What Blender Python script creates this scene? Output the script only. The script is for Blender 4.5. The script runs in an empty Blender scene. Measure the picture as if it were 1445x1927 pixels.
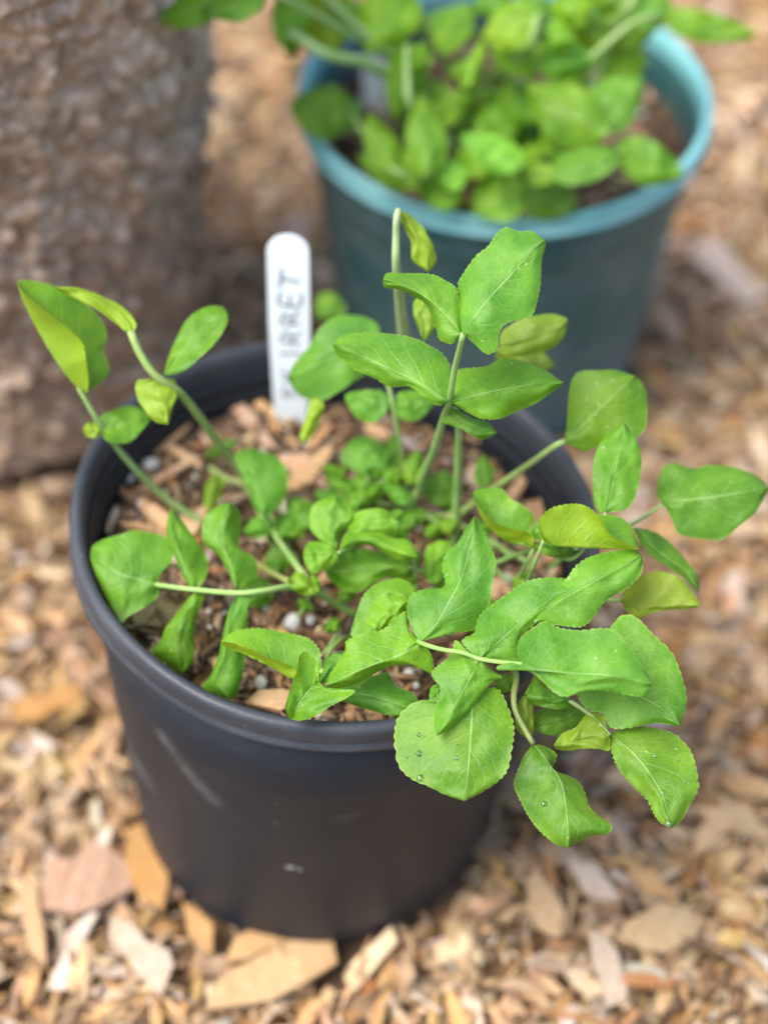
import bpy, math, random
import numpy as np
from mathutils import Vector, Matrix, noise

rng = np.random.default_rng(11)
random.seed(11)
sc = bpy.context.scene
C = sc.collection

# ------------------------------------------------------------------ camera
CAM = np.array([.0371, -.4774, .7808]); PITCH = .8546; ROLL = .0086
PW, PH, FPX = 1445., 1927., 3066.6
FW = np.array([0, math.cos(PITCH), -math.sin(PITCH)])
RT0 = np.array([1., 0, 0]); UP0 = np.cross(RT0, FW)
RT = RT0 * math.cos(ROLL) + UP0 * math.sin(ROLL)
UP = -RT0 * math.sin(ROLL) + UP0 * math.cos(ROLL)
cam = bpy.data.cameras.new('camera'); co = bpy.data.objects.new('camera', cam); C.objects.link(co)
M4 = Matrix(((RT[0], UP[0], -FW[0], CAM[0]), (RT[1], UP[1], -FW[1], CAM[1]), (RT[2], UP[2], -FW[2], CAM[2]), (0, 0, 0, 1)))
co.matrix_world = M4
cam.sensor_fit = 'VERTICAL'; cam.sensor_height = 24; cam.lens = FPX / PH * 24
cam.clip_start = .02; cam.clip_end = 60
sc.camera = co

# ------------------------------------------------------------------ light
SUN_EL, SUN_AZ = math.radians(62), math.radians(-112)      # azimuth from +Y towards +X
w = bpy.data.worlds.new('World'); sc.world = w; w.use_nodes = True
nt = w.node_tree; nt.nodes.clear()
sky = nt.nodes.new('ShaderNodeTexSky'); sky.sky_type = 'NISHITA'; sky.sun_disc = False
sky.sun_elevation = SUN_EL; sky.sun_rotation = SUN_AZ; sky.air_density = 1.0; sky.dust_density = 2.5; sky.ozone_density = .6
bg = nt.nodes.new('ShaderNodeBackground'); bg.inputs[1].default_value = .125
wo = nt.nodes.new('ShaderNodeOutputWorld')
nt.links.new(sky.outputs[0], bg.inputs[0]); nt.links.new(bg.outputs[0], wo.inputs[0])
sl = bpy.data.lights.new('sun', 'SUN'); so = bpy.data.objects.new('sun', sl); C.objects.link(so)
sl.energy = 2.2; sl.angle = math.radians(38); sl.color = (1, .93, .84)
sd = Vector((math.sin(SUN_AZ) * math.cos(SUN_EL), math.cos(SUN_AZ) * math.cos(SUN_EL), math.sin(SUN_EL)))
so.rotation_euler = sd.to_track_quat('Z', 'Y').to_euler(); so.location = sd * 5
vs = sc.view_settings
vs.view_transform = 'Standard'; vs.look = 'None'; vs.gamma = 1; vs.use_curve_mapping = False
vs.exposure = 1.58

# ------------------------------------------------------------------ pixel helpers
def ray(x, y):
    d = FW + RT * ((x - PW / 2) / FPX) + UP * (-(y - PH / 2) / FPX)
    return d                                  # forward depth 1
def at_z(x, y, z):
    d = ray(x, y); return CAM + d * ((z - CAM[2]) / d[2])
def at_plane(x, y, B, n):
    d = ray(x, y); return CAM + d * (np.dot(B - CAM, n) / np.dot(d, n))
def project(P):
    d = P - CAM; z = d @ FW
    return np.stack([PW / 2 + FPX * (d @ RT) / z, PH / 2 - FPX * (d @ UP) / z, z], -1)

cam.dof.use_dof = True
cam.dof.focus_distance = float(np.dot(at_z(960, 1250, .245) - CAM, FW))
cam.dof.aperture_fstop = cam.lens / 1000 / .0205
cam.dof.aperture_blades = 0

# ------------------------------------------------------------------ object helpers
def norm(v): return v / np.linalg.norm(v)
def mesh(name, V, F, mat, smooth=True, uv=None):
    me = bpy.data.meshes.new(name)
    me.from_pydata([tuple(map(float, v)) for v in V], [], F)
    if uv is not None:
        ul = me.uv_layers.new(name='UVMap')
        li = np.empty(len(me.loops), int); me.loops.foreach_get('vertex_index', li)
        ul.data.foreach_set('uv', np.asarray(uv, np.float32)[li].ravel())
    if mat: me.materials.append(mat)
    if smooth: me.polygons.foreach_set('use_smooth', [True] * len(me.polygons))
    me.update()
    return me
def put(name, me, parent=None, loc=(0, 0, 0)):
    o = bpy.data.objects.new(name, me); C.objects.link(o); o.location = loc
    if parent: o.parent = parent
    return o
def tag(o, label=None, cat=None, group=None, kind=None):
    for k, v in (('label', label), ('category', cat), ('group', group), ('kind', kind)):
        if v: o[k] = v
    return o
def thing(name, label, cat, loc, group=None):
    o = bpy.data.objects.new(name, None); C.objects.link(o); o.location = loc; o.empty_display_size = .03
    return tag(o, label, cat, group)

# ------------------------------------------------------------------ materials
class NB:
    def __init__(s, name):
        s.m = bpy.data.materials.new(name); s.m.use_nodes = True; s.t = s.m.node_tree; s.t.nodes.clear()
        s.out = s.n('OutputMaterial')
    def n(s, k, **kw):
        x = s.t.nodes.new('ShaderNode' + k)
        for a, b in kw.items(): setattr(x, a, b)
        return x
    def put(s, sock, v):
        if hasattr(v, 'is_linked'): s.t.links.new(v, sock)
        elif isinstance(v, (tuple, list)) and len(v) == 3 and sock.type == 'RGBA': sock.default_value = (*v, 1)
        else: sock.default_value = v
    def math(s, op, a, b=0., c=0.):
        x = s.n('Math', operation=op)
        s.put(x.inputs[0], a); s.put(x.inputs[1], b)
        if len(x.inputs) > 2: s.put(x.inputs[2], c)
        return x.outputs[0]
    def mix(s, f, a, b, mode='MIX'):
        x = s.n('MixRGB', blend_type=mode); s.put(x.inputs[0], f); s.put(x.inputs[1], a); s.put(x.inputs[2], b); return x.outputs[0]
    def noise(s, vec, scale, detail=3., rough=.55):
        x = s.n('TexNoise'); x.inputs['Scale'].default_value = scale; x.inputs['Detail'].default_value = detail; x.inputs['Roughness'].default_value = rough
        if vec: s.t.links.new(vec, x.inputs['Vector'])
        return x.outputs[0]
    def ramp(s, f, *st):
        x = s.n('ValToRGB'); e = x.color_ramp.elements
        while len(e) < len(st): e.new(.5)
        for el, (p, c) in zip(e, st): el.position = p; el.color = (*c, 1) if len(c) == 3 else c
        s.put(x.inputs[0], f); return x.outputs[0]
    def map(s, vec, scale=(1, 1, 1), rot=(0, 0, 0), loc=(0, 0, 0)):
        x = s.n('Mapping'); x.inputs['Scale'].default_value = scale; x.inputs['Rotation'].default_value = rot; x.inputs['Location'].default_value = loc
        s.t.links.new(vec, x.inputs[0]); return x.outputs[0]
    def bump(s, h, dist, strength=1.):
        x = s.n('Bump'); x.inputs['Distance'].default_value = dist; x.inputs['Strength'].default_value = strength; s.put(x.inputs['Height'], h); return x.outputs[0]
    def bsdf(s, col, rough=.6, spec=.5, nrm=None):
        x = s.n('BsdfPrincipled'); s.put(x.inputs['Base Color'], col); s.put(x.inputs['Roughness'], rough); s.put(x.inputs['Specular IOR Level'], spec)
        if nrm: s.t.links.new(nrm, x.inputs['Normal'])
        return x
    def done(s, sh):
        s.t.links.new(sh if hasattr(sh, 'is_linked') else sh.outputs[0], s.out.inputs[0]); return s.m

def leaf_material(name, top_a, top_b, under, trans):
    b = NB(name)
    uv = b.n('TexCoord').outputs['UV']; obj = b.n('TexCoord').outputs['Object']
    sep = b.n('SeparateXYZ'); b.t.links.new(uv, sep.inputs[0])
    u = b.math('MULTIPLY', b.math('ABSOLUTE', b.math('SUBTRACT', sep.outputs[0], .5)), 2.)
    v = sep.outputs[1]
    n1 = b.noise(obj, 55, 3); n2 = b.noise(obj, 420, 4)
    vw = b.math('ADD', v, b.math('MULTIPLY', b.math('SUBTRACT', b.noise(obj, 130, 2), .5), .10))
    # midrib and side veins: soft pale lines in the blade
    wid = b.math('MULTIPLY_ADD', v, -.030, .044)
    mid = b.math('SUBTRACT', 1., b.math('SMOOTH_MIN', b.math('DIVIDE', u, wid), 1., .2)); mid = b.math('MAXIMUM', mid, 0.)
    q = b.math('FRACT', b.math('MULTIPLY', b.math('SUBTRACT', vw, b.math('MULTIPLY', u, .42)), 6.5))
    d = b.math('ABSOLUTE', b.math('SUBTRACT', q, .5))
    side = b.math('MULTIPLY', b.math('MAXIMUM', b.math('SUBTRACT', 1., b.math('DIVIDE', d, .075)), 0.), b.math('SUBTRACT', 1., b.math('POWER', u, 1.6)))
    vor = b.n('TexVoronoi', feature='DISTANCE_TO_EDGE'); vor.inputs['Scale'].default_value = 330; b.t.links.new(obj, vor.inputs[0])
    net = b.math('MAXIMUM', b.math('SUBTRACT', 1., b.math('DIVIDE', vor.outputs['Distance'], .09)), 0.)
    vein = b.math('MAXIMUM', mid, b.math('MAXIMUM', b.math('MULTIPLY', side, .42), b.math('MULTIPLY', net, .13)))
    col = b.mix(b.ramp(n1, (.32, (0, 0, 0)), (.7, (1, 1, 1))), top_a, top_b)
    col = b.mix(b.math('MULTIPLY', n2, .35), col, tuple(c * .62 for c in top_a))
    oi = b.n('ObjectInfo'); col = b.mix(1., col, oi.outputs['Color'], 'MULTIPLY')
    col = b.mix(b.math('MULTIPLY', vein, .72), col, (.30, .47, .17))
    edge = b.math('MAXIMUM', b.math('MULTIPLY', b.math('SUBTRACT', u, .962), 16.), 0.)
    col = b.mix(b.math('MULTIPLY', edge, .6), col, (.30, .42, .08))
    ucol = b.mix(b.math('MULTIPLY', n1, .5), under, tuple(c * .7 for c in under))
    ucol = b.mix(1., ucol, oi.outputs['Color'], 'MULTIPLY')
    ucol = b.mix(b.math('MULTIPLY', vein, .45), ucol, (.40, .50, .18))
    fl = b.n('TexVoronoi'); fl.inputs['Scale'].default_value = 210; b.t.links.new(obj, fl.inputs[0])
    fk = b.math('MULTIPLY', b.math('LESS_THAN', fl.outputs['Distance'], .11), b.math('GREATER_THAN', n1, .56))
    col = b.mix(b.math('MULTIPLY', fk, .5), col, (.42, .48, .26))
    f2 = b.n('TexVoronoi'); f2.inputs['Scale'].default_value = 62; b.t.links.new(obj, f2.inputs[0])
    fb = b.math('MULTIPLY', b.math('LESS_THAN', b.math('ADD', f2.outputs['Distance'], b.math('MULTIPLY', n2, .05)), .068), b.math('GREATER_THAN', n1, .50))
    col = b.mix(b.math('MULTIPLY', fb, .6), col, (.17, .12, .05))
    geo = b.n('NewGeometry')
    base = b.mix(geo.outputs['Backfacing'], col, ucol)
    h = b.math('ADD', b.math('MULTIPLY', b.math('SUBTRACT', 1., b.math('MAXIMUM', mid, side)), 1.), b.math('ADD', b.math('MULTIPLY', n2, .35), b.math('MULTIPLY', vor.outputs['Distance'], .9)))
    p = b.bsdf(base, b.math('MULTIPLY_ADD', n1, .16, .44), .36, b.bump(h, .0005, .42))
    tr = b.n('BsdfTranslucent'); b.put(tr.inputs[0], b.mix(1., base, trans, 'MULTIPLY'))
    ms = b.n('MixShader'); ms.inputs[0].default_value = .30
    b.t.links.new(p.outputs[0], ms.inputs[1]); b.t.links.new(tr.outputs[0], ms.inputs[2])
    return b.done(ms)
LEAF = leaf_material('leaf_blade', (.064, .198, .006), (.150, .328, .013), (.205, .335, .018), (2.1, 1.6, .35))

def stem_material():
    b = NB('stem_skin'); obj = b.n('TexCoord').outputs['Object']
    n = b.noise(obj, 90, 3)
    col = b.mix(b.ramp(n, (.35, (0, 0, 0)), (.7, (1, 1, 1))), (.17, .30, .075), (.27, .38, .14))
    oi = b.n('ObjectInfo'); col = b.mix(1., col, oi.outputs['Color'], 'MULTIPLY')
    p = b.bsdf(col, .5, .4, b.bump(b.noise(obj, 500, 2), .0003, .5)); p.inputs['Subsurface Weight'].default_value = .15; p.inputs['Subsurface Radius'].default_value = (.001, .002, .0005)
    return b.done(p)
STEM = stem_material()

def chip_material(name, attr):
    b = NB(name)
    uv = b.n('TexCoord').outputs['UV']; pos = b.n('NewGeometry').outputs['Position']
    if attr:
        a = b.n('Attribute'); a.attribute_name = 'tone'; col0 = a.outputs['Color']
    else:
        col0 = b.n('ObjectInfo').outputs['Color']
    g = b.noise(b.map(uv, (3, 46, 1)), 1., 4, .6)
    g2 = b.noise(pos, 95, 3)
    col = b.mix(b.ramp(g, (.40, (1, 1, 1)), (.64, (0, 0, 0))), b.mix(1., col0, (.50, .40, .32), 'MULTIPLY'), col0)
    col = b.mix(b.math('MULTIPLY', b.ramp(g2, (.5, (0, 0, 0)), (.78, (1, 1, 1))), .6), col, b.mix(1., col0, (.72, .50, .34), 'MULTIPLY'))
    p = b.bsdf(col, .78, .3, b.bump(g, .0012, .7))
    return b.done(p)
CHIP_STUFF = chip_material('wood_chip_mass', True); CHIP = chip_material('wood_chip', False)

def simple(name, col, rough, spec=.5, nscale=None, col2=None, bumpd=0):
    b = NB(name); obj = b.n('TexCoord').outputs['Object']; nr = None
    if nscale:
        n = b.noise(obj, nscale, 4)
        if bumpd: nr = b.bump(n, bumpd)
        col = b.mix(b.ramp(n, (.35, (0, 0, 0)), (.68, (1, 1, 1))), col, col2 or col)
    return b.done(b.bsdf(col, rough, spec, nr))
DIRT = simple('dark_dirt', (.17, .105, .06), .95, .2, 90, (.28, .18, .105), .003)
SOIL = simple('potting_mix', (.030, .019, .013), .95, .2, 260, (.095, .058, .038), .002)
PERL = simple('perlite', (.86, .86, .84), .8, .3, 500, (.74, .74, .71), .0006)
LABEL = simple('white_label_plastic', (.68, .74, .79), .4, .4, 30, (.65, .71, .76))
INK = simple('marker_ink', (.010, .010, .012), .6, .3)

def pot_material(name, c0, c1, dust, dustamt, rough, scuffs=()):
    b = NB(name); obj = b.n('TexCoord').outputs['Object']
    n = b.noise(obj, 16, 4); f = b.noise(b.map(obj, (1, 1, 6)), 60, 4); g = b.noise(obj, 700, 2)
    col = b.mix(n, c0, c1)
    dm = b.math('MULTIPLY', b.ramp(b.math('ADD', b.math('MULTIPLY', n, .6), b.math('MULTIPLY', f, .4)), (.42, (0, 0, 0)), (.68, (1, 1, 1))), dustamt)
    col = b.mix(dm, col, dust)
    # speckles of dried splashes
    vo = b.n('TexVoronoi'); vo.inputs['Scale'].default_value = 85; b.t.links.new(obj, vo.inputs[0])
    sp = b.math('MULTIPLY', b.math('LESS_THAN', vo.outputs['Distance'], .09), b.math('GREATER_THAN', b.noise(obj, 31, 2), .58))
    col = b.mix(b.math('MULTIPLY', sp, .22), col, (.22, .20, .18))
    # scratches: soft pale strokes, each round its own spot on the wall
    for (pos, s, rot, amt) in scuffs:
        vec = b.map(b.math and obj, loc=tuple(-x for x in pos))
        vec = b.map(vec, rot=rot); vec = b.map(vec, scale=tuple(1 / x for x in s))
        ln = b.n('VectorMath', operation='LENGTH'); b.t.links.new(vec, ln.inputs[0])
        m = b.math('MAXIMUM', b.math('SUBTRACT', 1., ln.outputs['Value']), 0.)
        m = b.math('MULTIPLY', b.math('MULTIPLY', m, amt), b.math('MULTIPLY', b.noise(obj, 240, 3), 1.6))
        col = b.mix(m, col, (.34, .34, .35))
    p = b.bsdf(col, b.math('MULTIPLY_ADD', n, .2, rough), .27, b.bump(b.math('ADD', g, b.math('MULTIPLY', f, 2.)), .0003, .5))
    return b.done(p)

# ------------------------------------------------------------------ curves
def spline(P, n):
    P = [np.asarray(p, float) for p in P]
    if len(P) == 2:
        t = np.linspace(0, 1, n)[:, None]; return P[0] * (1 - t) + P[1] * t
    Q = [2 * P[0] - P[1]] + P + [2 * P[-1] - P[-2]]
    out = []
    for i in range(1, len(Q) - 2):
        p0, p1, p2, p3 = Q[i - 1:i + 3]
        for t in np.linspace(0, 1, 12, endpoint=False):
            out.append(.5 * ((2 * p1) + (-p0 + p2) * t + (2 * p0 - 5 * p1 + 4 * p2 - p3) * t * t + (-p0 + 3 * p1 - 3 * p2 + p3) * t ** 3))
    out.append(P[-1]); out = np.array(out)
    s = np.r_[0, np.cumsum(np.linalg.norm(np.diff(out, axis=0), axis=1))]
    q = np.linspace(0, s[-1], n)
    return np.stack([np.interp(q, s, out[:, k]) for k in range(out.shape[1])], -1)

def tube(pts, radii, sides=9, caps=True):
    n = len(pts); V = []; F = []
    prev = None
    for i in range(n):
        t = norm(pts[min(i + 1, n - 1)] - pts[max(i - 1, 0)])
        a = prev if prev is not None else (np.array([0, 0, 1.]) if abs(t[2]) < .9 else np.array([1., 0, 0]))
        a = norm(a - t * np.dot(a, t)); bb = np.cross(t, a); prev = a
        for k in range(sides):
            th = 2 * math.pi * k / sides
            V.append(pts[i] + (a * math.cos(th) + bb * math.sin(th)) * radii[i] * (1 + .06 * math.cos(3 * th)))
    for i in range(n - 1):
        for k in range(sides):
            k2 = (k + 1) % sides
            F.append((i * sides + k, i * sides + k2, (i + 1) * sides + k2, (i + 1) * sides + k))
    if caps: F.append(tuple(range(sides))[::-1]); F.append(tuple((n - 1) * sides + k for k in range(sides)))
    return V, F

# ------------------------------------------------------------------ chips (wood): one fixed topology, 5 stations x (top 2 + bottom 2)
def chip_arrays(N, L, Wd, T, rs, ragged=.26, calm=1.):
    """returns V (N,20,3) in local axes (x along the grain), quads (18,4), uv (20,2)"""
    xs = np.linspace(-.5, .5, 5)
    V = np.zeros((N, 20, 3)); UVs = np.zeros((N, 20, 2))
    bend = rs.normal(0, .05, N) * calm; twist = rs.normal(0, .22, N) * calm; tap0 = rs.uniform(.35, 1, N); tap1 = rs.uniform(.25, 1, N); skew = rs.normal(0, .22, N)
    for i, x in enumerate(xs):
        wl = np.interp(x, [-.5, -.2, .2, .5], [0, 1, 1, 0]); wl2 = 1 - wl
        wid = Wd * (wl + wl2 * (tap0 if x < 0 else tap1)) * (1 + rs.normal(0, .14, N))
        for s, sg in enumerate((-1, 1)):
            endj = (rs.normal(0, ragged, N) if i in (0, 4) else rs.normal(0, .03, N))
            px = L * (x + endj * .5) + sg * skew * Wd * .5
            py = sg * wid * .5 * (1 + rs.normal(0, .08, N))
            zz = L * bend * (4 * x * x - .5) + py * np.sin(twist * x * 2)
            th = T * (1 if i not in (0, 4) else rs.uniform(.25, .9, N))
            V[:, i * 4 + s] = np.stack([px, py, zz + th * .5], -1)
            V[:, i * 4 + 2 + s] = np.stack([px * .97, py * .96, zz - th * .5], -1)
            UVs[:, i * 4 + s] = np.stack([0 * px + x * 1., 0 * px + .5 + sg * .35], -1)
            UVs[:, i * 4 + 2 + s] = np.stack([0 * px + x, 0 * px + .5 + sg * .5], -1)
    UVs[:, :, 1] *= (Wd / .012)[:, None]; UVs[:, :, 0] *= (L / .02)[:, None]
    UVs += rs.uniform(0, 20, (N, 1, 2))
    Q = []
    for i in range(4):
        a, c = i * 4, (i + 1) * 4
        Q += [(a, c, c + 1, a + 1), (a + 3, c + 3, c + 2, a + 2), (a + 2, c + 2, c, a), (a + 1, c + 1, c + 3, a + 3)]
    Q += [(0, 1, 3, 2), (17, 16, 18, 19)]
    return V, np.array(Q), UVs
def rot_mats(yaw, pit, rol):
    cy, sy, cp, sp, cr, sr = np.cos(yaw), np.sin(yaw), np.cos(pit), np.sin(pit), np.cos(rol), np.sin(rol)
    R = np.empty((len(yaw), 3, 3))
    R[:, 0] = np.stack([cy * cp, cy * sp * sr - sy * cr, cy * sp * cr + sy * sr], -1)
    R[:, 1] = np.stack([sy * cp, sy * sp * sr + cy * cr, sy * sp * cr - cy * sr], -1)
    R[:, 2] = np.stack([-sp, cp * sr, cp * cr], -1)
    return R
def joined(name, V, Q, UVs, cols, mat):
    N = len(V); k = len(Q)
    me = bpy.data.meshes.new(name)
    me.vertices.add(N * 20); me.vertices.foreach_set('co', V.astype(np.float32).ravel())
    li = (np.arange(N)[:, None, None] * 20 + Q[None]).ravel()
    me.loops.add(len(li)); me.loops.foreach_set('vertex_index', li.astype(np.int32))
    me.polygons.add(N * k); me.polygons.foreach_set('loop_start', np.arange(0, len(li), 4, dtype=np.int32))
    me.update(calc_edges=True)
    ul = me.uv_layers.new(name='UVMap'); ul.data.foreach_set('uv', UVs.reshape(-1, 2)[li].astype(np.float32).ravel())
    at = me.attributes.new('tone', 'FLOAT_COLOR', 'POINT')
    cc = np.concatenate([np.repeat(cols, 20, 0), np.ones((N * 20, 1))], 1); at.data.foreach_set('color', cc.astype(np.float32).ravel())
    me.materials.append(mat); me.validate(); return me
TONES = np.array([(.60, .42, .24), (.68, .54, .37), (.52, .32, .15), (.62, .55, .47), (.48, .33, .21), (.20, .12, .07), (.62, .42, .175), (.44, .23, .09)])
def tones(N, rs, p=(.30, .22, .15, .08, .12, .03, .07, .03)):
    c = TONES[rs.choice(len(TONES), N, p=p)]
    return np.clip(c * 1.03 * rs.normal(1, .11, (N, 1)) * rs.normal(1, .04, (N, 3)), .01, .85)
def one_chip(name, parent, ploc, loc, yaw, pit, rol, L, Wd, T, col, seed, ragged=.16, label=None):
    rs = np.random.default_rng(seed)
    V, Q, U = chip_arrays(1, np.array([L]), np.array([Wd]), np.array([T]), rs, ragged, .3)
    me = mesh(name, V[0], [tuple(map(int, q)) for q in Q], CHIP, False, U[0])
    o = put(name, me, parent, np.asarray(loc) - np.asarray(ploc)); o.rotation_euler = (rol, pit, yaw); o.color = (*col, 1)
    if label: o['label'] = label
    return o
def px_chip(name, parent, ploc, x0, y0, x1, y1, wpx, z, T, col, seed, ragged=.14, tilt=0., label=None):
    A = at_z(x0, y0, z); B = at_z(x1, y1, z); m = (A + B) / 2
    yaw = math.atan2(B[1] - A[1], B[0] - A[0]); dep = np.dot(m - CAM, FW)
    # width direction is foreshortened by how far it points away from the camera
    wd = np.array([-math.sin(yaw), math.cos(yaw), 0]); e = project(np.array([m, m + wd * .01])); f = np.hypot(*(e[1] - e[0])[:2]) / .01
    return one_chip(name, parent, ploc, m, yaw, tilt, random.uniform(-.12, .12), np.linalg.norm(B - A), wpx / f, T, col, seed, ragged, label)

# ------------------------------------------------------------------ ground
B1 = np.array([0., 0, 0]); B2 = np.array([.1072, .3539, 0]); B3 = np.array([-.2162, .3390, 0])
gx = np.linspace(-1, 1, 81); gv = []; gf = []
sgn = np.sign(gx) * np.abs(gx) ** 3 * 8
for j in range(81):
    for i in range(81):
        x, y = sgn[i] + gx[i] * .3, sgn[j] + gx[j] * .3 + .3
        gv.append((x, y, -.020 + .004 * noise.noise((x * 9, y * 9, 0))))
for j in range(80):
    for i in range(80): a = j * 81 + i; gf.append((a, a + 1, a + 82, a + 81))
ground = tag(put('mulch_ground', mesh('mulch_ground', gv, gf, DIRT)), 'bed of pale wood chip mulch on the ground', None, None, 'structure')

def hole(x, y, extra=0.):
    m = np.zeros(len(x), bool)
    for B, r in ((B1, .092), (B2, .094), (B3, .116)):
        m |= (x - B[0]) ** 2 + (y - B[1]) ** 2 < (r + extra) ** 2
    return m
def scatter(N, x0, x1, y0, y1, big, zlo, zhi, rs, sliver=False):
    x = rs.uniform(x0, x1, N); y = rs.uniform(y0, y1, N)
    L = np.clip(rs.lognormal(math.log(.0112 * big), .62, N), .003, .044); Wd = np.clip(L * rs.uniform(.10, .55, N), .0012, .012); T = np.clip(Wd * rs.uniform(.15, .45, N), .0008, .005)
    if sliver: Wd = np.clip(L * rs.uniform(.05, .13, N), .0006, .002); T = Wd * .6
    keep = ~hole(x, y, L * .38); x, y, L, Wd, T = x[keep], y[keep], L[keep], Wd[keep], T[keep]; N = len(x)
    z = zlo + (zhi - zlo) * rs.random(N) ** .8 - .008
    R = rot_mats(rs.uniform(0, 2 * math.pi, N), rs.normal(0, .30, N), rs.normal(0, .38, N))
    return x, y, z, L, Wd, T, R, tones(N, rs)
rs = np.random.default_rng(5)
parts = [scatter(33000, -.52, .60, -.30, 1.05, 1., -.011, .010, rs), scatter(9000, -1.3, 1.4, -.9, 2.4, 1.9, -.012, -.002, rs), scatter(2600, -.5, .56, -.28, 1., .55, .004, .013, rs), scatter(15000, -.5, .56, -.28, 1., .8, -.002, .013, rs, True)]
x, y, z, L, Wd, T = [np.concatenate([p[k] for p in parts]) for k in range(6)]
R = np.concatenate([p[6] for p in parts]); cols = np.concatenate([p[7] for p in parts])
Vl, Q, UVs = chip_arrays(len(x), L, Wd, T, rs)
Vw = np.einsum('nij,nkj->nki', R, Vl) + np.stack([x, y, z], -1)[:, None]
pp = project(np.stack([x, y, z], -1))
inframe = (pp[:, 0] > 5) & (pp[:, 0] < 1440) & (pp[:, 1] > 5) & (pp[:, 1] < 1922)
def behind(B, Rr, H):      # crude test: the sight line passes through the pot
    m = np.zeros(len(x), bool)
    for h in np.linspace(.01, H, 8):
        t = (h - z) / (CAM[2] - z); qx = x + (CAM[0] - x) * t - B[0]; qy = y + (CAM[1] - y) * t - B[1]
        m |= qx ** 2 + qy ** 2 < (Rr * (.76 + .24 * h / H)) ** 2
    return m
vis = inframe & ~behind(B1, .125, .215) & ~behind(B2, .124, .21) & ~behind(B3, .17, .5)
score = np.where(vis & (z > -.006), L * Wd / pp[:, 2] ** 2 * (1 + 60 * (z + .006)), 0)
top = np.argsort(-score)[:285]
tmask = np.zeros(len(x), bool); tmask[top] = True
put_g = tag(put('loose_wood_chips', joined('loose_wood_chips', Vw[~tmask], Q, UVs[~tmask], cols[~tmask], CHIP_STUFF), ground), None, None, None, 'stuff')
for i in top:
    me = mesh('wood_chip', Vw[i] - np.array([x[i], y[i], z[i]]), [tuple(map(int, q)) for q in Q], CHIP, False, UVs[i])
    o = put('wood_chip', me, ground, (x[i], y[i], z[i])); o.color = (*cols[i], 1)
for (a, b_, c, d, wpx, T_, col, lab) in [
    (372, 1893, 625, 1790, 78, .005, (.64, .45, .24), 'long pale splinter in front of black pot'),
    (80, 1672, 236, 1655, 112, .010, (.52, .35, .25), 'squarish pinkish block left of black pot'),
    (270, 1585, 300, 1715, 64, .006, (.48, .28, .10), None), (205, 1735, 312, 1840, 62, .005, (.66, .55, .43), None),
    (52, 1630, 70, 1800, 40, .005, (.60, .42, .23), None), (362, 1715, 392, 1790, 42, .006, (.56, .34, .14), None),
    (425, 1800, 545, 1752, 50, .006, (.58, .38, .18), None), (1185, 1775, 1305, 1722, 80, .005, (.63, .47, .27), 'wide pale tan chip lying right of black pot'),
    (1080, 1605, 1142, 1700, 46, .004, (.66, .55, .45), None), (1125, 1755, 1160, 1890, 44, .004, (.62, .51, .40), None),
    (1150, 1842, 1255, 1850, 26, .004, (.56, .27, .11), None), (1330, 480, 1425, 570, 60, .005, (.66, .53, .42), None),
    (1090, 1330, 1180, 1380, 40, .005, (.60, .40, .22), None), (1000, 1650, 1045, 1760, 50, .004, (.60, .43, .25), None),
    (1290, 940, 1420, 1010, 44, .005, (.62, .46, .30), None), (30, 1350, 160, 1300, 50, .006, (.52, .30, .11), None)]:
    px_chip('wood_chip', ground, (0, 0, 0), a, b_, c, d, wpx, .006 if T_ < .01 else .004, T_, tuple(k * .88 for k in col), int(a + b_), .24, .03, lab)

# ------------------------------------------------------------------ lathe
def lathe(prof, shape, nth=128, closed_bottom=False):
    V = []; F = []; n = len(prof)
    for k in range(nth):
        th = 2 * math.pi * k / nth
        for (r, h) in prof: V.append(shape(r, h, th))
    for k in range(nth):
        k2 = (k + 1) % nth
        for j in range(n - 1): F.append((k * n + j, k2 * n + j, k2 * n + j + 1, k * n + j + 1))
    if closed_bottom: F.append(tuple(k * n for k in range(nth))[::-1])
    return V, F
H1 = .2149
def shape1(r, h, th):
    q = h / H1
    a = r * (1 + q * (-.023 * math.cos(2 * th) - .0109 * math.sin(2 * th)) + q * .004 * math.sin(3 * th + 1) + q * .0018 * math.sin(9 * th))
    X, Y = a * math.cos(th), a * math.sin(th)
    return (X + h * .0718, Y + h * .0782, h - (.0718 * X + .0782 * Y) * q + q * .0006 * math.sin(5 * th + .7))
def shape2(r, h, th):
    q = h / .2115
    a = r * (1 + q * .006 * math.cos(2 * th + .6) + q * .003 * math.sin(3 * th))
    return (a * math.cos(th), a * math.sin(th), h)
def wall_profile(Rb, Rw, H, lines):
    p = [(Rb - .012, .0015), (Rb - .005, 0), (Rb - .0015, .002), (Rb, .006)]
    hs = sorted(set([.012, .03, .06, .09, .12, .15, H - .013] + [q for l in lines for q in (l - .0012, l, l + .0012, l + .004)]))
    for h in hs:
        t = (h - .006) / (H - .019); r = Rb + (Rw - Rb) * t
        for l in lines:
            if abs(h - l) < 1e-6: r += .0005
        p.append((r, h))
    p += [(Rw - .0022, H - .0135)]
    return p
def inner_profile(Rb, Rw, H, steps):
    p = []; r = Rw - .0022
    p.append((r + .0005, H - .0135))
    for s in steps: p += [(r, H - s + .0015), (r - .0003, H - s), (r - .0016, H - s - .0012), (r - .0016, H - s - .0045)]; r -= .0014
    p += [(r - .004, H - .07), (Rb - .003, .008), (Rb - .012, .004), (.002, .004)]
    return p
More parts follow.
